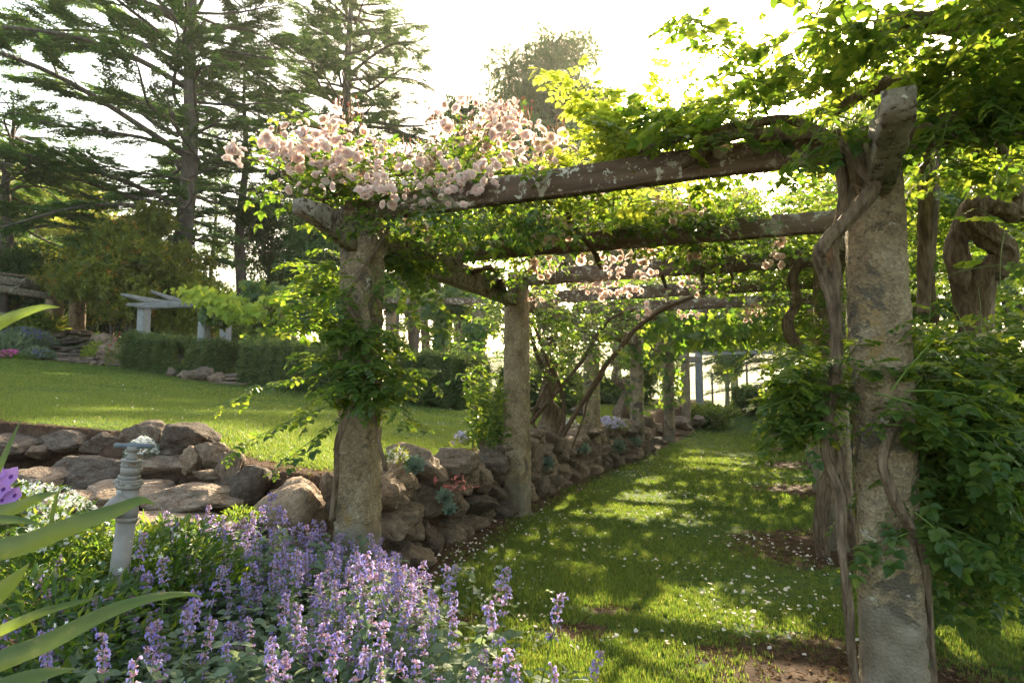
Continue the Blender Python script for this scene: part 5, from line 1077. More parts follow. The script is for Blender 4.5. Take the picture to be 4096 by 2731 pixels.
# ------------------------------------------------------------------ trees
def cedar(label, x, y, H, tr, tiers, seed, name='cedar', tmpl=T_CEDAR, mat=None, dens=1.0, lean=0., sz=.66, first=.2, cat_='tree', sun=None, twin=False):
    """layered conifer: trunk, limbs with flat sprays of needles.  tiers: (height fraction, left reach, right reach, rise)"""
    random.seed(seed); rng = np.random.default_rng(seed); z0 = gz(x, y) - .2; t = thing(name, (x, y, z0), label, cat_); g = Geo()
    path = [Vector((x + lean * k / 10 * H * .1 + .10 * math.sin(k * 1.3 + seed), y, z0 + H * k / 10)) for k in range(11)]
    tube(g, smooth_path(path, 3), np.interp(np.linspace(0, 1, 31), [0, .04, .5, 1], [tr * 1.5, tr * 1.1, tr * .7, tr * .12]), 12, bump=.12)
    tk = g.build('trunk', M_CBARK, t); gb, gl = Geo(), Geo(); P_, Y_, N_, S_ = [], [], [], []
    hf = [a[0] for a in tiers]; nb = int(54 * dens)
    for k in range(nb):
        f = first + (1 - first) * ((k + random.random()) / nb); az = k * 2.4 + random.uniform(-.4, .4)
        Lr = np.interp(f, hf, [a[2] for a in tiers]); Ll = np.interp(f, hf, [a[1] for a in tiers]); rise = np.interp(f, hf, [a[3] for a in tiers])
        c = math.cos(az); reach = (Lr if c > 0 else Ll) * abs(c) + (Lr + Ll) / 2 * (1 - abs(c)) * .8; reach *= random.uniform(.62, 1.12)
        rise = rise * (1.3 if c < 0 else .6) + random.uniform(-.12, .12)
        i0 = min(9, int(f * 10)); b = path[i0].lerp(path[i0 + 1], f * 10 - i0); d = Vector((c, math.sin(az), 0)); pts = []
        for j in range(7):
            q = j / 6; zz = reach * (rise * q - .12 * q * q + .10 * math.sin(q * 3 + k)); pts.append(b + d * reach * q + Vector((-d.y, d.x, 0)) * reach * .10 * math.sin(q * 4 + k * 1.7) + Vector((0, 0, zz)))
        r0 = tr * .26 * (reach / 6) ** .6; tube(gb, smooth_path(pts, 2), np.linspace(r0, r0 * .2, 13), 6, bump=.1)
        # side twigs and sprays
        nsub = int(max(6, reach * 3.0))
        for j in range(nsub):
            q = .22 + .78 * (j + random.random()) / nsub; qi = min(5, int(q * 6)); p0 = pts[qi].lerp(pts[qi + 1], q * 6 - qi); dd = (pts[qi + 1] - pts[qi]).normalized()
            s_ = random.choice((-1, 1)); side = Vector((-dd.y, dd.x, 0)).normalized() * s_; L2 = reach * .30 * (1.15 - q) * random.uniform(.5, 1.3) + .35
            tw = (dd * .8 + side * random.uniform(.5, 1.2) + Vector((0, 0, random.uniform(-.05, .12)))).normalized()
            if L2 > .9: tube(gb, [p0, p0 + tw * L2 * .5, p0 + tw * L2], [r0 * .22, r0 * .15, r0 * .06], 4, cap=False)
            m_ = int(max(6, L2 * 11))
            for e in range(m_):
                qq = .2 + .8 * (e + random.random()) / m_; pp = p0 + tw * L2 * qq + Vector((random.uniform(-.15, .15), random.uniform(-.15, .15), random.uniform(-.03, .08)))
                yy = tw + side * random.uniform(-.8, .8) + Vector((random.uniform(-.3, .3), random.uniform(-.3, .3), random.uniform(-.16, .10)))
                P_.append(tuple(pp)); Y_.append(tuple(yy)); N_.append((random.uniform(-.3, .3), random.uniform(-.3, .3), 1)); S_.append(sz * random.uniform(.6, 1.25))
    gb.build('limbs', M_CBARK, tk); leaves(gl, tmpl, P_, Y_, N_, S_); gl.build('crown', mat or M_CEDAR, t, smooth=False); return t
cedar('tall dark cedar with layered limbs sweeping up to the left, tallest at far left', -13.8, 27, 22, .38, [(.15, 5, 3, 0), (.3, 9.5, 3.6, .10), (.45, 11, 3.4, .28), (.6, 10.5, 5.0, .45), (.75, 7.2, 4.6, .6), (.9, 3, 2.4, .5), (1, .6, .6, .5)], 3, dens=1.7, first=.16)
cedar('second big cedar rising behind the roses, dark crown with forked stems', -9.1, 35, 24, .5, [(.15, 3, 4, 0), (.36, 4.4, 6.0, .2), (.5, 4.6, 5.8, .25), (.7, 4.2, 4.8, .3), (.88, 3.6, 4.0, .35), (1, 1.5, 1.5, .4)], 8, dens=2.0, first=.3)
cedar('slender cedar with bare lower trunk between the two big cedars', -13.1, 31, 14.5, .27, [(.15, 2.5, 2.5, 0), (.4, 3.2, 3.6, .15), (.7, 3.4, 3.2, .2), (.9, 1.6, 1.6, .3), (1, .5, .5, .3)], 12, dens=1.0, first=.32)
cedar('low dark conifer with drooping flat boughs at the left edge over the far steps', -20.6, 26, 9.5, .3, [(.3, 4, 5.5, -.02), (.6, 5, 5.5, .05), (.9, 3.5, 3.0, .1), (1, 1, 1, .1)], 15, dens=.9, first=.42)
cedar('mid-height dark conifer partly behind the second big cedar on its right', -5.8, 43, 14.5, .35, [(.2, 3, 4, 0), (.5, 3.6, 5.0, .05), (.8, 2.6, 3.6, .1), (1, .8, .8, .2)], 23, dens=.9, first=.2, sz=.75)
cedar('dark conifer whose boughs hang over the boundary fence at the end of the path', 12.3, 27.0, 9, .32, [(.1, 4.2, 3, -.06), (.3, 5.4, 4, -.10), (.6, 4.8, 4, -.05), (1, 1, 1, .1)], 29, dens=1.5, first=.18, sz=.5)

def broadleaf(label, x, y, H, r, seed, mat, tr=.2, base=.3, n=5200, sz=.3, T=T_BUSH, name='tree', cat_='tree', sq=(1, 1, 1), clumps=26, group=None, bark=None, stems=1, berries=0):
    random.seed(seed); rng = np.random.default_rng(seed); z0 = gz(x, y) - .1; t = thing(name, (x, y, z0), label, cat_, group); g = Geo(); cs = []
    for k in range(clumps):
        v = Vector((random.gauss(0, 1), random.gauss(0, 1), random.gauss(0, 1))).normalized() * random.random() ** .4
        cs.append((x + v.x * r * sq[0] * .85, y + v.y * r * sq[1] * .85, z0 + H * (base + (1 - base) * .5) + v.z * H * (1 - base) * .46 * sq[2], r * random.uniform(.2, .38)))
    for s_ in range(stems):
        b = Vector((x + random.uniform(-.3, .3) * (stems > 1) * r, y, z0)); top = Vector((x + random.uniform(-.15, .15) * r, y, z0 + H * (base + .3)))
        tube(g, smooth_path([b, b.lerp(top, .5) + Vector((random.uniform(-.1, .1) * r, 0, 0)), top], 4), np.linspace(tr, tr * .5, 9), 9, bump=.12)
    tk = g.build('trunk', bark or M_CBARK, t); g = Geo()
    for c in cs:
        if random.random() < .7: b = Vector((x, y, z0 + H * base * random.uniform(.6, 1.2))); c_ = Vector(c[:3]); tube(g, [b, b.lerp(c_, .5) + Vector((0, 0, .05 * H)), c_], [tr * .35, tr * .2, tr * .06], 5)
    g.build('branches', bark or M_CBARK, tk); g = Geo(); C = np.array(cs); k = rng.integers(0, len(C), n); d = rng.normal(size=(n, 3)); d /= np.linalg.norm(d, axis=1, keepdims=True)
    rr = C[k, 3] * rng.random(n) ** .45 * (1 + .25 * rng.normal(size=n)); p = C[k, :3] + d * rr[:, None] * [1.1, 1.1, .8]; p[:, 2] = np.maximum(p[:, 2], z0 + .05)
    leaves(g, T, p, d + rng.normal(0, .5, (n, 3)) + [0, 0, -.1], rng.normal(0, .5, (n, 3)) + [0, 0, 1.], sz * rng.uniform(.5, 1.3, n)); g.build('crown', mat, t, smooth=False)
    if berries:
        g = Geo(); kk = rng.integers(0, len(C), berries); d = rng.normal(size=(berries, 3)); d /= np.linalg.norm(d, axis=1, keepdims=True); pc = C[kk, :3] + d * C[kk, 3:4] * 1.02
        q = [(0, 0, 1), (1, 0, 0), (0, 1, 0), (-1, 0, 0), (0, -1, 0), (0, 0, -1)]; TO = (np.array(q, float), np.array([(0, 1, 2), (0, 2, 3), (0, 3, 4), (0, 4, 1), (5, 2, 1), (5, 3, 2), (5, 4, 3), (5, 1, 4)]), np.zeros(8, int))
        pp = np.repeat(pc, 7, 0) + rng.normal(0, .07, (berries * 7, 3)); scatter(g, TO, pp, rv(len(pp)), rv(len(pp)), np.full(len(pp), .028)); o = g.build('berries', M_BERRY, t)
    return t
def at_px(u, v, d): p = px(u, v, d); return p.x, p.y
broadleaf('dark cypress with shaggy side boughs standing against the bright sky behind the young shoots', 2.5, 46, 30.5, 5.6, 39, M_CYP, tr=.5, base=.40, n=26000, sz=.6, T=T_CEDAR, name='cypress', clumps=90)
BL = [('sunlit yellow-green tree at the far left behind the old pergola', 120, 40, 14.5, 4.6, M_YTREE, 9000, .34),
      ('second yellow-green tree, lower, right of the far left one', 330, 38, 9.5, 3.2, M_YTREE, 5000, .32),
      ('bushy green tree in the gap right of the two big cedars', 1830, 44, 23, 4.0, M_CYP, 11000, .42),
      ('dense tree hidden behind the pink roses, left one', 1640, 40, 13, 3.4, M_CYP, 6000, .3),
      ('dense dark tree behind the rose canopy, centre', 2160, 41, 20, 4.6, M_CEDAR, 11000, .46),
      ('dense tree behind the canopy, right of centre', 2470, 44, 20.5, 5.0, M_SHRUB, 12000, .5),
      ('dense tree behind the vine canopy near the sun', 2950, 42, 16.5, 5.2, M_SHRUB, 12000, .5),
      ('tall leafy tree behind the right hand vines', 3560, 24, 13, 4.8, M_VINE, 9000, .3),
      ('leafy tree beyond the right edge of the lawn', 4050, 18, 12, 4.8, M_VINE, 9000, .3),
      ('grey-green thin tree behind the ivy covered pergola', 1120, 33, 9, 2.6, M_CYP, 4500, .3),
      ('thin pale-stemmed tree seen above the middle hedge', 1290, 30, 7.5, 1.9, M_CEDAR, 3200, .3),
      ('yellow weeping tree beyond the end of the pergola', 2905, 34, 4.4, .8, M_YTREE, 2200, .2)]
for k, (lab, u, d, H, r, mat, n, sz) in enumerate(BL):
    x = (u - CX) / F * d; broadleaf(lab, x, d, H, r, 40 + k, mat, tr=.05 * H ** .8 * .5 + .05, base=.32 if k not in (2, 3, 4) else .4, n=n, sz=sz, clumps=34)
SH = [('dense evergreen shrub behind the orange berried shrub', 420, 34, 5.2, 4.2, M_CYP, 8000, .34, 0),
      ('dark evergreen thicket shrub left of the old pergola pillars', 120, 36, 5.4, 4.2, M_CYP, 7000, .36, 0),
      ('broad shrub behind the grey pillars of the middle pergola', 700, 36, 4.2, 3.8, M_CYP, 7000, .34, 0),
      ('tall loquat-like shrub with orange berries left of the grey pillars', 470, 24.5, 5.4, 2.5, M_LOQ, 9000, .30, 170),
      ('orange berried shrub beside the far steps, right end', 680, 25.5, 3.9, 1.9, M_LOQ, 6000, .28, 90),
      ('dark shrub under the low conifer at the left edge', 60, 27.5, 4.0, 3.0, M_CYP, 6000, .3, 0),
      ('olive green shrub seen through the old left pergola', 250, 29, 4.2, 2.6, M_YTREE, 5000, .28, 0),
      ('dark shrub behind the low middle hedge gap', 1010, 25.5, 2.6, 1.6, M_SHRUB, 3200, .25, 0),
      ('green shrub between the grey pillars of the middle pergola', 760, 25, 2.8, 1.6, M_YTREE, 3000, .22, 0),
      ('bushy green shrub at the foot of the far grey pillars', 2850, 21.5, .85, .8, M_VINE, 3000, .17, 0),
      ('leafy shrub left of the fifth pillar, beyond the raised lawn', 2580, 22, 2.6, 1.0, M_VINE, 2600, .2, 0),
      ('dark shrub behind the rose trunk', 2200, 20, 2.3, 1.0, M_SHRUB, 2600, .2, 0),
      ('dark green shrub right of the path end', 3260, 18, 2.2, .9, M_SHRUB, 3200, .2, 0),
      ('deep shade shrub behind the right pillars', 3420, 13, 2.8, 1.6, M_SHRUB, 4000, .22, 0),
      ('big evergreen shrub on the right lawn under the vines', 3900, 9.0, 2.1, 1.3, M_SHRUB, 4200, .2, 0),
      ('shrub behind the right pillar trunk tangle', 3720, 7.8, 2.2, .9, M_VINE, 3000, .18, 0)]
for k, (lab, u, d, H, r, mat, n, sz, nb) in enumerate(SH):
    x = (u - CX) / F * d; broadleaf(lab, x, d, H, r, 70 + k, mat, tr=.07, base=.12, n=n, sz=sz, clumps=26, name='shrub', cat_='shrub', stems=3, berries=nb)
# thin bare trunks in the middle distance
bt = 0
for (u, d, H, r) in [(860, 36, 12, .16), (980, 38, 11, .13), (1150, 36, 10, .14), (1200, 40, 11, .12), (1600, 33, 8, .18), (1660, 35, 9, .13), (1760, 30, 8, .2), (1850, 36, 9, .2), (780, 33, 7, .1)]:
    x = (u - CX) / F * d; lab = ['thin grey trunk left of the slender cedar', 'thin trunk just right of the slender cedar', 'leaning thin trunk above the ivy covered beams', 'thinnest bare trunk right of the leaning one', 'pale trunk seen just right of the vine-wrapped pillar', 'slim trunk behind the middle pergola vines', 'broad trunk between the hedges and second pillar', 'trunk just left of the second pillar', 'short thin trunk beside the grey pillars'][bt]
    random.seed(90 + bt); t = thing('tree', (x, d, gz(x, d)), lab, 'tree', 'thin trees behind the hedges'); g = Geo(); b = Vector((x, d, gz(x, d) - .1)); tp = b + Vector((random.uniform(-.8, .8), 0, H))
    tube(g, smooth_path([b, b.lerp(tp, .35) + Vector((random.uniform(-.3, .3), 0, 0)), b.lerp(tp, .7) + Vector((random.uniform(-.3, .3), 0, 0)), tp], 4), np.linspace(r, r * .3, 13), 8, bump=.1); g.build('trunk', M_CBARK, t)
    g, gl = Geo(), Geo(); PP, YY, NN, SS = [], [], [], []
    for k in range(14):
        q = b.lerp(tp, random.uniform(.3, 1)); dv_ = Vector((random.uniform(-1, 1), random.uniform(-.6, .6), random.uniform(0, .8))).normalized(); L = random.uniform(.8, 2.4); e = q + dv_ * L; tube(g, [q, q.lerp(e, .5) + Vector((0, 0, -.1)), e], [r * .3, r * .2, r * .08], 5)
        for j in range(26): PP.append(tuple(q.lerp(e, random.uniform(.4, 1.15)) + Vector((random.gauss(0, .25), random.gauss(0, .25), random.gauss(0, .2))))); YY.append(tuple(dv_ + Vector((random.gauss(0, .5), random.gauss(0, .5), random.gauss(0, .3))))); NN.append((0, random.uniform(-.3, .3), 1)); SS.append(random.uniform(.25, .55))
    g.build('limbs', M_CBARK, t); leaves(gl, T_CEDAR, PP, YY, NN, SS); gl.build('crown', M_CYP if bt % 2 else M_CEDAR, t, smooth=False); bt += 1

# ------------------------------------------------------------------ hedges
def hedge(label, a, b, wd, H, n, seed, sz=.30, gap=.12):
    rng = np.random.default_rng(seed); a, b = Vector(a), Vector(b); L = (b - a).length; d = (b - a) / L; s = Vector((-d.y, d.x)); t = thing('hedge', ((a.x + b.x) / 2, (a.y + b.y) / 2, gz((a.x + b.x) / 2, (a.y + b.y) / 2)), label, 'hedge', 'clipped rosemary hedges'); g = Geo()
    u = rng.random(n) * L; v = (rng.random(n) - .5) * wd; top = rng.random(n) < .35; q = rng.random(n)
    face = ~top; v = np.where(face, np.sign(v) * wd * .5 * (1 - .22 * rng.random(n) ** 2), v); end = rng.random(n) < .12; u = np.where(end & face, np.where(rng.random(n) < .5, 0.03, L - .03), u); v = np.where(end & face, (rng.random(n) - .5) * wd, v)
    x = a.x + d.x * u + s.x * v; y = a.y + d.y * u + s.y * v; z0 = ground(x, y); hh = np.where(top, H * (1 - .05 * rng.random(n)), H * (gap + (1 - gap) * q)); hh = hh + .04 * np.sin(u * 3 + seed) + .05 * rng.normal(size=n) + .05 * np.sin(u * 11 + v * 7); v = v + np.sign(v) * (.07 * np.sin(u * 13 + 1.5 * np.sin(hh * 5)) + .05 * np.sin(u * 29 + hh * 3)); keep = np.sin(u * 17 + hh * 4) * np.sin(u * 7.3 - hh * 9) < .72; hh = np.where(keep, hh, hh * .6)
    sh = 1 - .14 * (1 - np.clip(hh / H, 0, 1)); x = a.x + d.x * u + s.x * v * sh; y = a.y + d.y * u + s.y * v * sh
    outv = np.stack([s.x * np.sign(v), s.y * np.sign(v), np.full(n, 1.3)], 1) + rng.normal(0, .25, (n, 3))
    leaves(g, T_ROSM, np.stack([x, y, z0 + hh - sz * .6], 1), outv, rng.normal(0, 1, (n, 3)), sz * rng.uniform(.6, 1.3, n)); g.build('foliage', M_HEDGE, t, smooth=False); g = Geo()
    for k in range(int(L * 5)):
        uu = random.uniform(0, L); p = Vector((a.x + d.x * uu, a.y + d.y * uu, 0)); p.z = gz(p.x, p.y) - .03
        for j in range(3): e = p + Vector((random.uniform(-.3, .3), random.uniform(-.3, .3), H * .6)); tube(g, [p, p.lerp(e, .5) + Vector((random.uniform(-.06, .06), random.uniform(-.06, .06), 0)), e], [.025, .018, .01], 5)
    # woody core of the hedge so that light does not pass straight through
    g.build('stems', M_CBARK, t); return t
hedge('left hedge, widest, beside the far stone steps', (-11.5, 20.2), (-8.0, 18.6), 1.1, 1.08, 15000, 1)
hedge('hedge set back in the middle behind the small steps', (-8.6, 22.4), (-5.4, 21.2), 1.1, 1.1, 9000, 2)
hedge('hedge right of the small steps, behind the vine-wrapped pillar', (-6.5, 17.0), (-3.6, 15.2), 1.1, 1.12, 13000, 3)
hedge('hedge between the two left pillars', (-2.5, 14.9), (-.75, 14.2), 1.1, 1.1, 11000, 4, gap=.2)
hedge('far hedge behind the second pillar', (-.2, 17.2), (1.7, 16.6), .9, 1.0, 6000, 5)

# ------------------------------------------------------------------ other pergolas
def post(g, u, vb, vt, d, w_, m=0):
    b = px(u, vb, d); t_ = px(u, vt, d); pillar(g, b.x, b.y, gz(b.x, b.y) - .05, t_.z, w_, w_ * .95, segz=10, rough=.003, rot=R(-20)); return t_
pm = thing('pergola', (-8.5, 20, 1.8), 'grey pillared pergola with tapered beam ends and green creeper behind the hedges', 'pergola')
tops = []
for (u, vt, d, w_) in [(568, 1235, 19.8, .30), (898, 1262, 22.5, .30), (812, 1262, 18.6, .27), (1110, 1225, 20.0, .28), (1560, 1250, 19.0, .26), (1765, 1215, 17.5, .28), (1915, 1240, 16.6, .28)]:
    g = Geo(); tp = post(g, u, 1450, vt, d, w_); tops.append(tp); g.build('pillar', M_GREYP if u < 900 else M_STONE, pm)
for (ua, va, da, ub, vb, db, ta) in [(506, 1236, 19.5, 1180, 1222, 20.4, .5), (484, 1196, 19.2, 720, 1232, 20.6, .6), (600, 1180, 21.6, 800, 1240, 23, .6), (800, 1262, 18.3, 1330, 1228, 18.8, .0), (870, 1280, 22.4, 1120, 1258, 23.5, .3), (1080, 1240, 19.8, 1600, 1236, 18.8, 0), (1550, 1212, 18, 2020, 1222, 16.4, 0), (1740, 1250, 17.2, 1990, 1290, 19.5, .3), (1540, 1262, 19, 1800, 1240, 21, .0)]:
    g = Geo(); beam(g, px(ua, va, da), px(ub, vb, db), .12, .17, taper_a=ta, seg=8, rough=.004); g.build('beam', M_WOODG if ua < 800 else M_WOOD, pm)
def creeper2(label, boxes, mat, sz, seed):
    c = px(*boxes[0][1:4]); return creeper('creeper', label, [(n, tuple(px(u, v, d)), (eu / F * d, ed, ev / F * d)) for (n, u, v, d, eu, ev, ed) in boxes], mat, sz, tuple(c))
creeper2('bright yellow-green creeper on top of the middle pergola, left part', [(420, 800, 1185, 19.6, 90, 22, .8), (460, 900, 1210, 18.8, 90, 26, .8), (460, 950, 1245, 18.2, 90, 30, .4), (160, 1130, 1205, 18.6, 50, 14, .4)], M_IVYY, .2, 1)
creeper2('dark green creeper heaped on the middle pergola and hanging down its post', [(500, 1080, 1180, 19.6, 80, 40, .6), (420, 1070, 1290, 19.5, 40, 80, .4), (300, 1060, 1360, 19.4, 30, 60, .4), (300, 1180, 1180, 19.2, 60, 40, .5), (460, 830, 1260, 18.3, 70, 34, .3), (340, 1260, 1210, 18.8, 60, 40, .5), (300, 1220, 1290, 19, 60, 30, .5)], M_IVY, .2, 2)
creeper2('dark creeper over the right part of the middle pergola, behind the front pillars', [(420, 1600, 1190, 18.4, 100, 30, .5), (460, 1800, 1220, 17.6, 100, 40, .5), (360, 1950, 1250, 17, 50, 60, .5), (300, 1770, 1330, 17.5, 30, 60, .4), (260, 1900, 1380, 16.6, 40, 70, .4), (300, 1880, 1160, 17.6, 90, 30, .5)], M_IVY, .17, 3)
po = thing('pergola', (-18.5, 24.5, 3), 'old brown pergola at the top of the far steps at the left edge', 'pergola')
for (u, vt, d, w_) in [(212, 1190, 24.5, .48), (304, 1180, 25.5, .46), (-60, 1150, 22, .45)]:
    g = Geo(); post(g, u, 1350, vt, d, w_); g.build('pillar', M_STONE, po)
for (ua, va, da, ub, vb, db, w_, h_) in [(-120, 1120, 21.5, 318, 1178, 25.6, .16, .28), (-120, 1155, 20.5, 230, 1200, 24.0, .16, .24), (-60, 1090, 23, 300, 1136, 26.5, .08, .09), (90, 1135, 22.8, 140, 1120, 24.6, .12, .16), (195, 1150, 24, 250, 1130, 25.8, .12, .16), (40, 1176, 21.7, 90, 1150, 23.6, .1, .16), (215, 1184, 24, 310, 1190, 25.6, .12, .2)]:
    g = Geo(); beam(g, px(ua, va, da), px(ub, vb, db), w_, h_, seg=8, rough=.004); g.build('beam', M_WOODP, po)
# far staircase
fs = thing('stone_staircase', tuple(px(280, 1475, 21.5)), 'wide rough stone staircase climbing to the old left pergola', 'steps')
nst = 9
for k in range(nst):
    t = k / (nst - 1); d = 21.4 + 3.4 * t; v = 1466 - 118 * t; u0, u1 = 178 - 118 * t + 30 * math.sin(t * 3), 470 - 120 * t; u = u0
    while u < u1:
        wpx = random.uniform(34, 70); p = px(u + wpx / 2, v, d + random.uniform(-.05, .05)); p.z = max(p.z, gz(p.x, p.y) + .05)
        put('step_stone', FLAT[random.randrange(5)], p, (wpx / F * d * .56, .36, .10 + random.uniform(-.01, .02)), (0, random.uniform(-.03, .03), random.uniform(-.1, .1)), fs); u += wpx * .95
k = 0
for (u, v, d, s_, lab) in [(450, 1400, 22.3, .42, 'large pale rock right of the far staircase'), (425, 1365, 23.3, .38, 'upper rock right of the far staircase'), (410, 1420, 21.9, .3, 'small upright rock at the right foot of the far staircase'), (385, 1355, 24, .26, 'rock beside the pillar at the top of the far staircase'), (440, 1450, 21.5, .26, 'lowest rock right of the far staircase by the hedge'), (325, 1345, 25, .26, 'tan rock at the foot of the old pergola pillar'),
        (40, 1430, 21.5, .32, 'pale rock among pink flowers at the left edge'), (120, 1430, 21.7, .36, 'long pale rock below the lavender'), (180, 1415, 21.8, .22, 'rock at the left end of the far staircase'), (40, 1355, 23.6, .28, 'grey rock above the iris leaves'), (5, 1425, 21.5, .3, 'half-seen rock at the extreme left edge'),
        (690, 1492, 17.8, .2, 'small round rock in front of the left hedge'), (745, 1503, 17.2, .26, 'middle rock in front of the left hedge'), (805, 1500, 17.0, .36, 'largest rock in front of the middle hedge gap'), (870, 1518, 16.6, .28, 'pale rock beside the small stone steps')]:
    p = px(u, v, d); tag(put('boulder', ROCKS[k % 8] if k not in (11, 12, 13) else ROCKD[k % 6], p, (s_, s_ * .8, s_ * .72), (0, 0, k)), lab, 'rock', 'rocks along the far edge of the raised lawn'); k += 1
ss = thing('stone_steps', tuple(px(950, 1540, 16.8)), 'small low stone steps between the middle hedges', 'steps')
for (u0, u1, v, d) in [(860, 1030, 1536, 16.6), (870, 1030, 1520, 17.2), (880, 1020, 1503, 17.8)]:
    p = px((u0 + u1) / 2, v, d); put('step_stone', FLAT[k % 5], p, ((u1 - u0) / F * d * .55, .3, .08), (0, 0, .05), ss); k += 1
# lavender and bedding at the far left
mound('lavender', 'drift of violet lavender left of the far staircase', 'flowering plant', gp(95, 1420, 22.8), 1.0, .75, 3200, M_CATL, .16, 1500, M_LAV, .09, floc=.4, upright=1.4)
mound('lavender', 'low lavender clump at the foot of the far staircase', 'flowering plant', gp(150, 1440, 21.2), .5, .4, 1300, M_CATL, .14, 700, M_LAV, .08, floc=.4, upright=1.4)
mound('lavender', 'lavender on the upper bank at the left edge', 'flowering plant', gp(30, 1380, 24.4), 1.1, .5, 2000, M_CATL, .16, 1000, M_LAV, .09, floc=.4, upright=1.4)
mound('pink_flower', 'magenta and white bedding flowers at the left edge of the far lawn', 'flowering plant', gp(40, 1450, 20.9), .45, .3, 700, M_SHRUB, .08, 260, M_PINK, .07, floc=1)
mound('green_mound', 'low olive green mound right of the magenta flowers', 'plant', gp(105, 1455, 20.8), .35, .22, 700, M_VINE, .07, 0, None, 0)
mound('iris_clump', 'sword-leaved iris clump below the lavender at the left edge', 'plant', gp(20, 1430, 21.6), .6, .55, 260, M_CATL, .5, 0, None, 0, upright=1.6)
mound('agapanthus', 'dark strap-leaved clump at the left of the old pergola pillar', 'plant', gp(165, 1350, 24.0), .6, .6, 300, M_SHRUB, .5, 0, None, 0, upright=1.2)
mound('nasturtium', 'lime green trailing plant on the rocks right of the far staircase', 'plant', gp(385, 1390, 22.6), .45, .7, 700, M_VINEY, .12, 0, None, 0)
mound('red_flower', 'single red rose bush at the end of the left hedge', 'flowering plant', gp(470, 1350, 20.2), .3, 1.1, 500, M_SHRUB, .1, 14, M_CORAL, .13, floc=2)

# rocks and edging along the far part of the path
for k, (u, v, d, s_, lab) in enumerate([(2720, 1690, 18.6, .42, 'big grey rock at the far end of the wall'), (2790, 1680, 19.5, .28, 'smaller grey rock beside the big grey one at the far end'), (2600, 1715, 16.8, .35, 'dark rock between the fourth and fifth pillars'), (2570, 1760, 14.8, .34, 'flat mossy rock at the foot of the fourth pillar'), (2460, 1665, 16.5, .25, 'dark rock on the raised lawn behind the wall'), (2320, 1640, 15, .3, 'low dark rock behind the rose trunk'), (2630, 1770, 15.6, .3, 'flat stone just left of the fifth pillar'), (2520, 1800, 13.6, .3, 'flat stone right of the fourth pillar foot')]):
    p = px(u, v, d); tag(put('boulder', ROCKD[k % 6], p, (s_, s_ * .8, s_ * .62), (0, 0, k * 1.3)), lab, 'rock', 'rocks along the far part of the path')
# low bushes in front of the fence
for k, (u, d, H, r, lab) in enumerate([(2980, 24.2, .95, .7, 'low dark bush before the fence, first right of the grey pillars'), (3060, 23.8, 1.0, .7, 'low dark bush before the fence, second right of the grey pillars'), (3140, 23.2, 1.1, .8, 'low dark bush before the fence at the right end'), (2440, 22.5, 1.1, .55, 'low bush before the fence by the S-curved trunk'), (2520, 22.8, 1.0, .5, 'low bush before the fence behind the fourth pillar'), (3230, 21.5, 1.3, .9, 'low bush nearest the right pillars at the path end')]):
    x = (u - CX) / F * d; broadleaf(lab, x, d, H, r, 110 + k, M_HEDGE, tr=.03, base=.05, n=1700, sz=.2, clumps=16, name='bush', cat_='bush', T=T_BUSH, stems=3, group='low bushes in front of the fence')
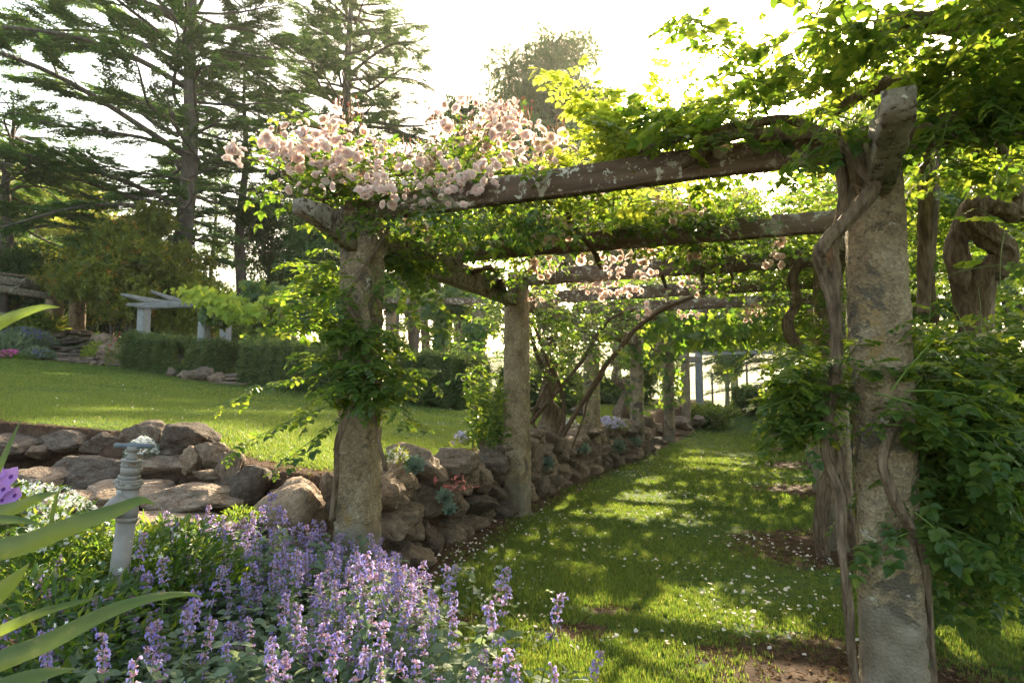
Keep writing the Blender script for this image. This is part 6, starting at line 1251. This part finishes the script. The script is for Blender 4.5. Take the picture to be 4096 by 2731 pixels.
# boundary fence with netting
fe = thing('netting_fence', (8, 27, 0), 'wire boundary fence with green netting beyond the end of the path', 'fence')
FP = [(-3, 29), (1.5, 28.6), (4.0, 28.2), (6.4, 27.6), (8.3, 27), (9.6, 26.6), (10.8, 26.2), (12.2, 25.9), (14, 25.5), (17, 25)]
for k, (x, y) in enumerate(FP):
    g = Geo(); H = 2.0 if k % 2 else 1.5; tube(g, [(x, y, gz(x, y) - .1), (x, y, gz(x, y) + H)], [.045, .04], 7); g.build('post', M_POST, fe)
g = Geo(); gn = Geo()
for k in range(len(FP) - 1):
    (x0, y0), (x1, y1) = FP[k], FP[k + 1]; N_ = 10; rows = []
    for j in range(N_ + 1):
        t = j / N_; x, y = x0 + (x1 - x0) * t, y0 + (y1 - y0) * t; z = gz(x, y); ht = (2.0 if k % 2 else 1.5) * (1 - t) + (1.5 if k % 2 else 2.0) * t - .25 * math.sin(math.pi * t); rows.append(((x, y - .03, z), (x, y - .03, z + ht)))
    tube(g, [r_[1] for r_ in rows], .012, 4, cap=False)
    for hh in (.35, .7): tube(g, [(r_[0][0], r_[0][1], r_[0][2] + hh) for r_ in rows], .008, 4, cap=False)
    V = [q for r_ in rows for q in r_]; gn.add(V, [f for j in range(N_) for f in ((2 * j, 2 * j + 2, 2 * j + 3), (2 * j, 2 * j + 3, 2 * j + 1))])
g.build('wire', M_WIRE, fe); gn.build('netting', M_NET, fe)
# tree line on the far hill
g = Geo(); n = 5200; x = RNG.uniform(-260, 420, n); y = 330 + RNG.uniform(0, 40, n) - .25 * x; z = ground(x, y) + RNG.uniform(0, 9, n)
leaves(g, T_BUSH, np.stack([x, y, z], 1), rv(n), rv(n) + [0, 0, 1.], RNG.uniform(4, 9, n)); tag(g.build('woodland', M_CYP, smooth=False), 'distant wooded ridge beyond the pasture', 'wood', kind='stuff')

# ------------------------------------------------------------------ air
hz, n, nd, lk = newmat('pale_air'); o_ = nd.new('ShaderNodeOutputMaterial'); pv = nd.new('ShaderNodeVolumePrincipled')
pv.inputs['Color'].default_value = (1, .97, .9, 1); pv.inputs['Density'].default_value = .0005; pv.inputs['Anisotropy'].default_value = .5; lk.new(pv.outputs[0], o_.inputs['Volume'])
x0, x1, y0, y1, z0, z1 = -300, 480, -20, 480, -8, 34
V = [(x, y, z) for x in (x0, x1) for y in (y0, y1) for z in (z0, z1)]
me = bpy.data.meshes.new('haze'); me.from_pydata(V, [], [(0, 1, 3, 2), (4, 6, 7, 5), (0, 4, 5, 1), (2, 3, 7, 6), (0, 2, 6, 4), (1, 5, 7, 3)]); me.materials.append(hz)
tag(link('haze', me), kind='stuff')
cy.volume_bounces = 0
